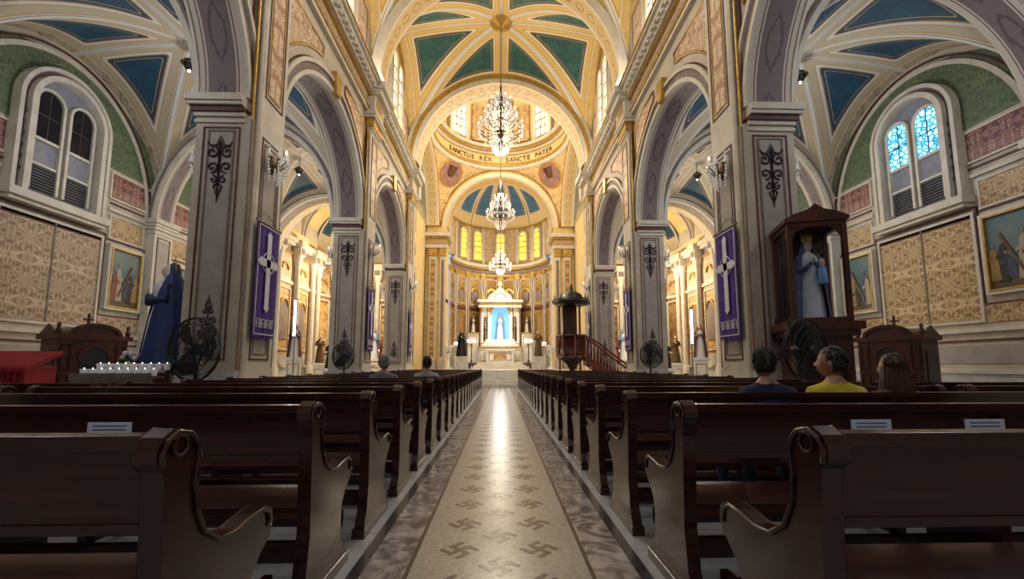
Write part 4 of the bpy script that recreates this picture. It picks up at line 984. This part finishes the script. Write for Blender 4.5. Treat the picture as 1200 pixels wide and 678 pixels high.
for i,(x,y,z) in enumerate(((-5.95,23.6,2.5),(-7.1,20.0,2.2),(7.15,22.8,1.9),(6.2,13.6,2.4),(-6.3,13.2,2.6),(5.95,23.4,2.7))):
    b=B(); b.box(-.05,.05,0,.05,-.6,.6,METAL); b.tube([(0,-.03,-.55),(0,-.03,.55)],.022,TUBE,8); b.tube([(0,.05,-.6),(0,.05,-z)],.02,METAL,6); b.box(-.15,.15,-.1,.2,-z,-z+.03,METAL)
    b.obj('fluorescent_lamp',loc=(x,y,z))

# ------------------------------------------------------------ people
def person(name,loc,yaw,shirt,pants,hair,skin,turn=0,longhair=False,scale=1.0):
    J=[((0,.14,.56),.14,'p'),((0,.10,.72),.135,'s'),((0,.06,.88),.145,'s'),((0,.04,.99),.11,'s'),((0,.05,1.075),.06,'k'),((0,.065,1.13),.058,'k')]
    E=[(0,1),(1,2),(2,3),(3,4),(4,5)]
    for g in(-1,1):
        o=len(J); J+=[((g*.175,.045,.98),.07,'s'),((g*.245,.09,.78),.052,'s'),((g*.20,.24,.66),.04,'k'),((g*.14,.38,.63),.028,'k'),((g*.12,.44,.625),.032,'k')]
        E+=[(3,o),(o,o+1),(o+1,o+2),(o+2,o+3),(o+3,o+4)]
        o=len(J); J+=[((g*.095,.18,.54),.085,'p'),((g*.12,.56,.53),.062,'p'),((g*.12,.57,.32),.055,'p'),((g*.12,.56,.10),.04,'p'),((g*.13,.68,.04),.035,'b')]
        E+=[(0,o),(o,o+1),(o+1,o+2),(o+2,o+3),(o+3,o+4)]
    me=bpy.data.meshes.new('sk'); me.from_pydata([j[0] for j in J],E,[]); ob=bpy.data.objects.new('sk',me); SC.collection.objects.link(ob)
    sk=ob.modifiers.new('s','SKIN'); ly=me.skin_vertices[0] if len(me.skin_vertices) else None
    if ly is None:
        bpy.context.view_layer.objects.active=ob; ob.select_set(True)
        bpy.ops.mesh.customdata_skin_add(); ly=me.skin_vertices[0]
    for i,j in enumerate(J):
        r=j[1]; ly.data[i].radius=(r*(1.15 if i in(1,2) else 1),r*(.85 if i in(1,2) else 1)); ly.data[i].use_root=(i==0)
    ss=ob.modifiers.new('u','SUBSURF'); ss.levels=2; ss.render_levels=2
    dg=bpy.context.evaluated_depsgraph_get(); dg.update(); em=ob.evaluated_get(dg).to_mesh()
    vs=[tuple(v.co) for v in em.vertices]; fs=[tuple(p.vertices) for p in em.polygons]
    b=B(); MM={'s':shirt,'p':pants,'k':skin,'b':BLACK}
    segs=[(Vector(J[a][0]),Vector(J[c][0]),J[c][2]) for a,c in E]
    grp={'s':[],'p':[],'k':[],'b':[]}
    for f in fs:
        c=sum((Vector(vs[i]) for i in f),Vector())/len(f); best=None
        for a,d,t in segs:
            ab=d-a; u=max(0,min(1,(c-a).dot(ab)/ab.length_squared)); q=(a+ab*u-c).length
            if best is None or q<best[0]: best=(q,t)
        t=best[1]
        if t=='k' and 1.0<c.z<1.045: t='s'
        grp[t].append(f)
    for t,ff in grp.items():
        if ff: b.add(vs,ff,MM[t],None,True)
    bpy.data.objects.remove(ob)
    for g in(-1,1):
        b.sphere((g*.12,.46,.628),(.038,.05,.02),skin,10,8)
        for k,(dx,l) in enumerate(((-.03,.062),(-.01,.075),(.01,.07),(.03,.055))):
            x=g*.12+dx; b.tube([(x,.49,.632),(x,.49+l*.45,.63),(x,.49+l*.8,.618),(x,.49+l,.60)],[.0095,.009,.0085,.006],skin,6)
        x=g*.12-g*.035; b.tube([(x,.44,.625),(x-g*.025,.465,.62),(x-g*.03,.50,.61)],[.011,.01,.007],skin,6)
    T=Matrix.Translation((0,.075,1.22))@Matrix.Rotation(turn,4,'Z')
    b.M=T
    def hf(d,p):
        x,y,z=p
        if d.z<0: x*=1+.28*d.z; y=y+.012*(-d.z) if d.y>0 else y*(1+.15*d.z)
        if d.y>0:
            y+=.028*math.exp(-(d.x**2)/.012-((d.z+.12)**2)/.03)
            y+=.008*math.exp(-(d.x**2)/.05-((d.z+.5)**2)/.01)
            for g in(-1,1): y-=.010*math.exp(-((d.x-g*.38)**2+(d.z-.05)**2)/.02)
            y+=.006*math.exp(-(d.x**2)/.06-((d.z+.85)**2)/.02)
        return (x,y,z)
    b.sphere((0,0,0),(.076,.092,.118),skin,32,24,hf)
    for g in(-1,1):
        b.sphere((g*.078,-.005,-.012),(.010,.018,.03),skin,8,8)
        b.sphere((g*.03,.079,.006),(.013,.008,.008),WHITE,8,6); b.sphere((g*.03,.086,.006),(.005,.003,.005),BLACK,6,5)
        b.tube([(g*.045,.082,.026),(g*.03,.09,.031),(g*.014,.09,.026)],.003,hair,4)
    b.tube([(-.024,.088,-.058),(0,.096,-.056),(.024,.088,-.058)],[.003,.005,.003],pm('lips',(.30,.10,.08),None,9,.5),5)
    rr=random.Random(len(name))
    def hh(d,p):
        x,y,z=p; n=.985+.022*sin(17*d.x+9*d.z)+.02*sin(23*d.y+13*d.x)+rr.uniform(-.016,.016)
        face=min(1,max(0,(d.y-.30)*5))*min(1,max(0,(.60-d.z)*6))
        low=0 if longhair else min(1,max(0,(-.62-d.z)*5))
        ear=0 if longhair else min(1,max(0,(abs(d.x)-.6)*6))*min(1,max(0,(d.y+.25)*6))*min(1,max(0,(.10-d.z)*6))
        k=n*(1-.2*max(face,low,ear))
        return (x*k,y*k,z*k)
    b.sphere((0,-.008,.008),(.084,.098,.126),hair,44,34,hh)
    # locks of hair lying over the crown and nape
    for k in range(70):
        a=rr.uniform(pi*.95,pi*2.05); t=rr.uniform(.05,1.25); d=Vector((sin(t)*cos(a),sin(t)*sin(a),cos(t)))
        pts=[]
        for q in range(4):
            tt=t+q*.16; d=Vector((sin(tt)*cos(a+q*.03),sin(tt)*sin(a+q*.03),cos(tt))); pts.append((d.x*.086,-.008+d.y*.100,.008+d.z*.128))
        b.tube(pts,[.004,.007,.006,.002],hair,4)
    if longhair:
        b.lathe([(.075,.06),(.1,0),(.108,-.08),(.12,-.15),(.115,-.24),(.07,-.30)],0,-.015,hair,40,1,.95,.85*pi-.1,2.15*pi+.1,fold=.05,nf=21)
        for k in range(26):
            a=pi+pi*k/25; c,s=cos(a),sin(a); w=rr.uniform(.97,1.03)
            b.tube([(.085*c,-.01+.095*s,.05),(.106*c*w,-.015+.104*s*w,-.05),(.118*c*w,-.015+.116*s,-.15),(.113*c,-.015+.11*s*w,-.24),(.09*c,-.015+.09*s,-.32)],[.005,.009,.009,.008,.002],hair,5)
    b.M=None
    b.tube([(.062*cos(2*pi*k/16),.055+.057*sin(2*pi*k/16),1.06) for k in range(17)],.012,shirt,6)
    o=b.obj(name,loc=loc,rot=(0,0,yaw)); o.scale=(scale,)*3
    return o
HB1=pm('hair_black',(.010,.008,.008),(.022,.016,.013),40,.5); HBR=pm('hair_brown',(.085,.03,.015),(.035,.014,.008),40,.45,st=(3,3,.4)); HGR=pm('hair_grey',(.26,.25,.24),(.14,.14,.14),40,.6)
NAVY=pm('navy_shirt',(.014,.02,.07),(.010,.013,.04),14,.85,bump=.6); YELS=pm('yellow_shirt',(.66,.55,.06),(.50,.41,.03),9,.85,bump=.6); TAN=pm('tan_blouse',(.08,.04,.045),None,10,.85,bump=.6); JEAN=pm('jeans',(.03,.05,.1),None,20,.8); GRY=pm('grey_shirt',(.12,.13,.15),None,10,.8); GRW=pm('pale_shirt',(.30,.31,.35),None,10,.8)
r3=1.26+.92*2
person('man_in_navy_shirt',(2.0,r3+.03,0),0,NAVY,JEAN,HB1,SKIN,-.15,scale=.955)
person('man_in_yellow_shirt',(2.54,r3+.05,0),0,YELS,JEAN,HB1,SKIN,.75,scale=.96)
person('woman_with_brown_hair',(3.02,r3+.06,0),0,TAN,JEAN,HBR,SKIN,.2,True,.92)
person('man_with_grey_hair',(-1.84,1.26+.92*6+.03,-.03),0,GRY,JEAN,HGR,SKIN,0)
person('man_with_dark_hair',(-1.32,1.26+.92*7+.03,-.03),0,GRW,JEAN,HB1,SKIN,.2)

# ------------------------------------------------------------ lights
def point(loc,e,c,r=.3):
    l=bpy.data.lights.new('lamp_or_fill','POINT'); l.energy=e; l.color=c; l.shadow_soft_size=r
    o=bpy.data.objects.new('lamp_or_fill_light',l); SC.collection.objects.link(o); o.location=loc; return o  # shared by chandelier lamps and added fill points
def area(loc,rot,sx,sy,e,c):
    l=bpy.data.lights.new('area','AREA'); l.shape='RECTANGLE'; l.size=sx; l.size_y=sy; l.energy=e; l.color=c
    o=bpy.data.objects.new('vault_fill_light',l); SC.collection.objects.link(o); o.location=loc; o.rotation_euler=rot; return o  # added fill to brighten the vault, no fixture modelled on the cornice
WARM=(1,.86,.62); NEU=(1,.93,.82); COOL=(.86,.91,1)
for sg in(-1,1):
    area((sg*4.35,7,11.25),(0,pi+sg*.5,0),.25,27,370,NEU)
    point((sg*AX,26.2,6.4),1050,WARM)
    for y in(4.9,11.5,18.1): point((sg*(AX-.6),y,7.2),200,COOL if y<12 else NEU,.4)  # aisle points added in place of daylight from the side windows
point((0,18.1,10.1),380,NEU); point((0,26.85,13.2),1100,WARM,.6); point((0,34.0,8.2),350,WARM); point((0,26.85,20),700,WARM,.6)
point((0,8,11.0),430,(.97,.96,.97),.6); point((0,-2,9),290,(.84,.90,1),.8)  # added fill over the near nave and behind the camera, no fixtures
point((0,33.2,4.2),210,(1,.94,.85),.3)

w=bpy.data.worlds.new('w'); SC.world=w; w.use_nodes=True; w.node_tree.nodes['Background'].inputs[0].default_value=(.6,.75,1,1); w.node_tree.nodes['Background'].inputs[1].default_value=1.0
SC.view_settings.view_transform='Standard'

cam=bpy.data.cameras.new('cam'); co=bpy.data.objects.new('camera',cam); SC.collection.objects.link(co)
cam.lens=15; cam.sensor_width=36; cam.shift_y=.0304; cam.clip_end=200
co.location=(0,0,1.15); co.rotation_euler=(math.radians(96),0,math.radians(-1.6)); SC.camera=co
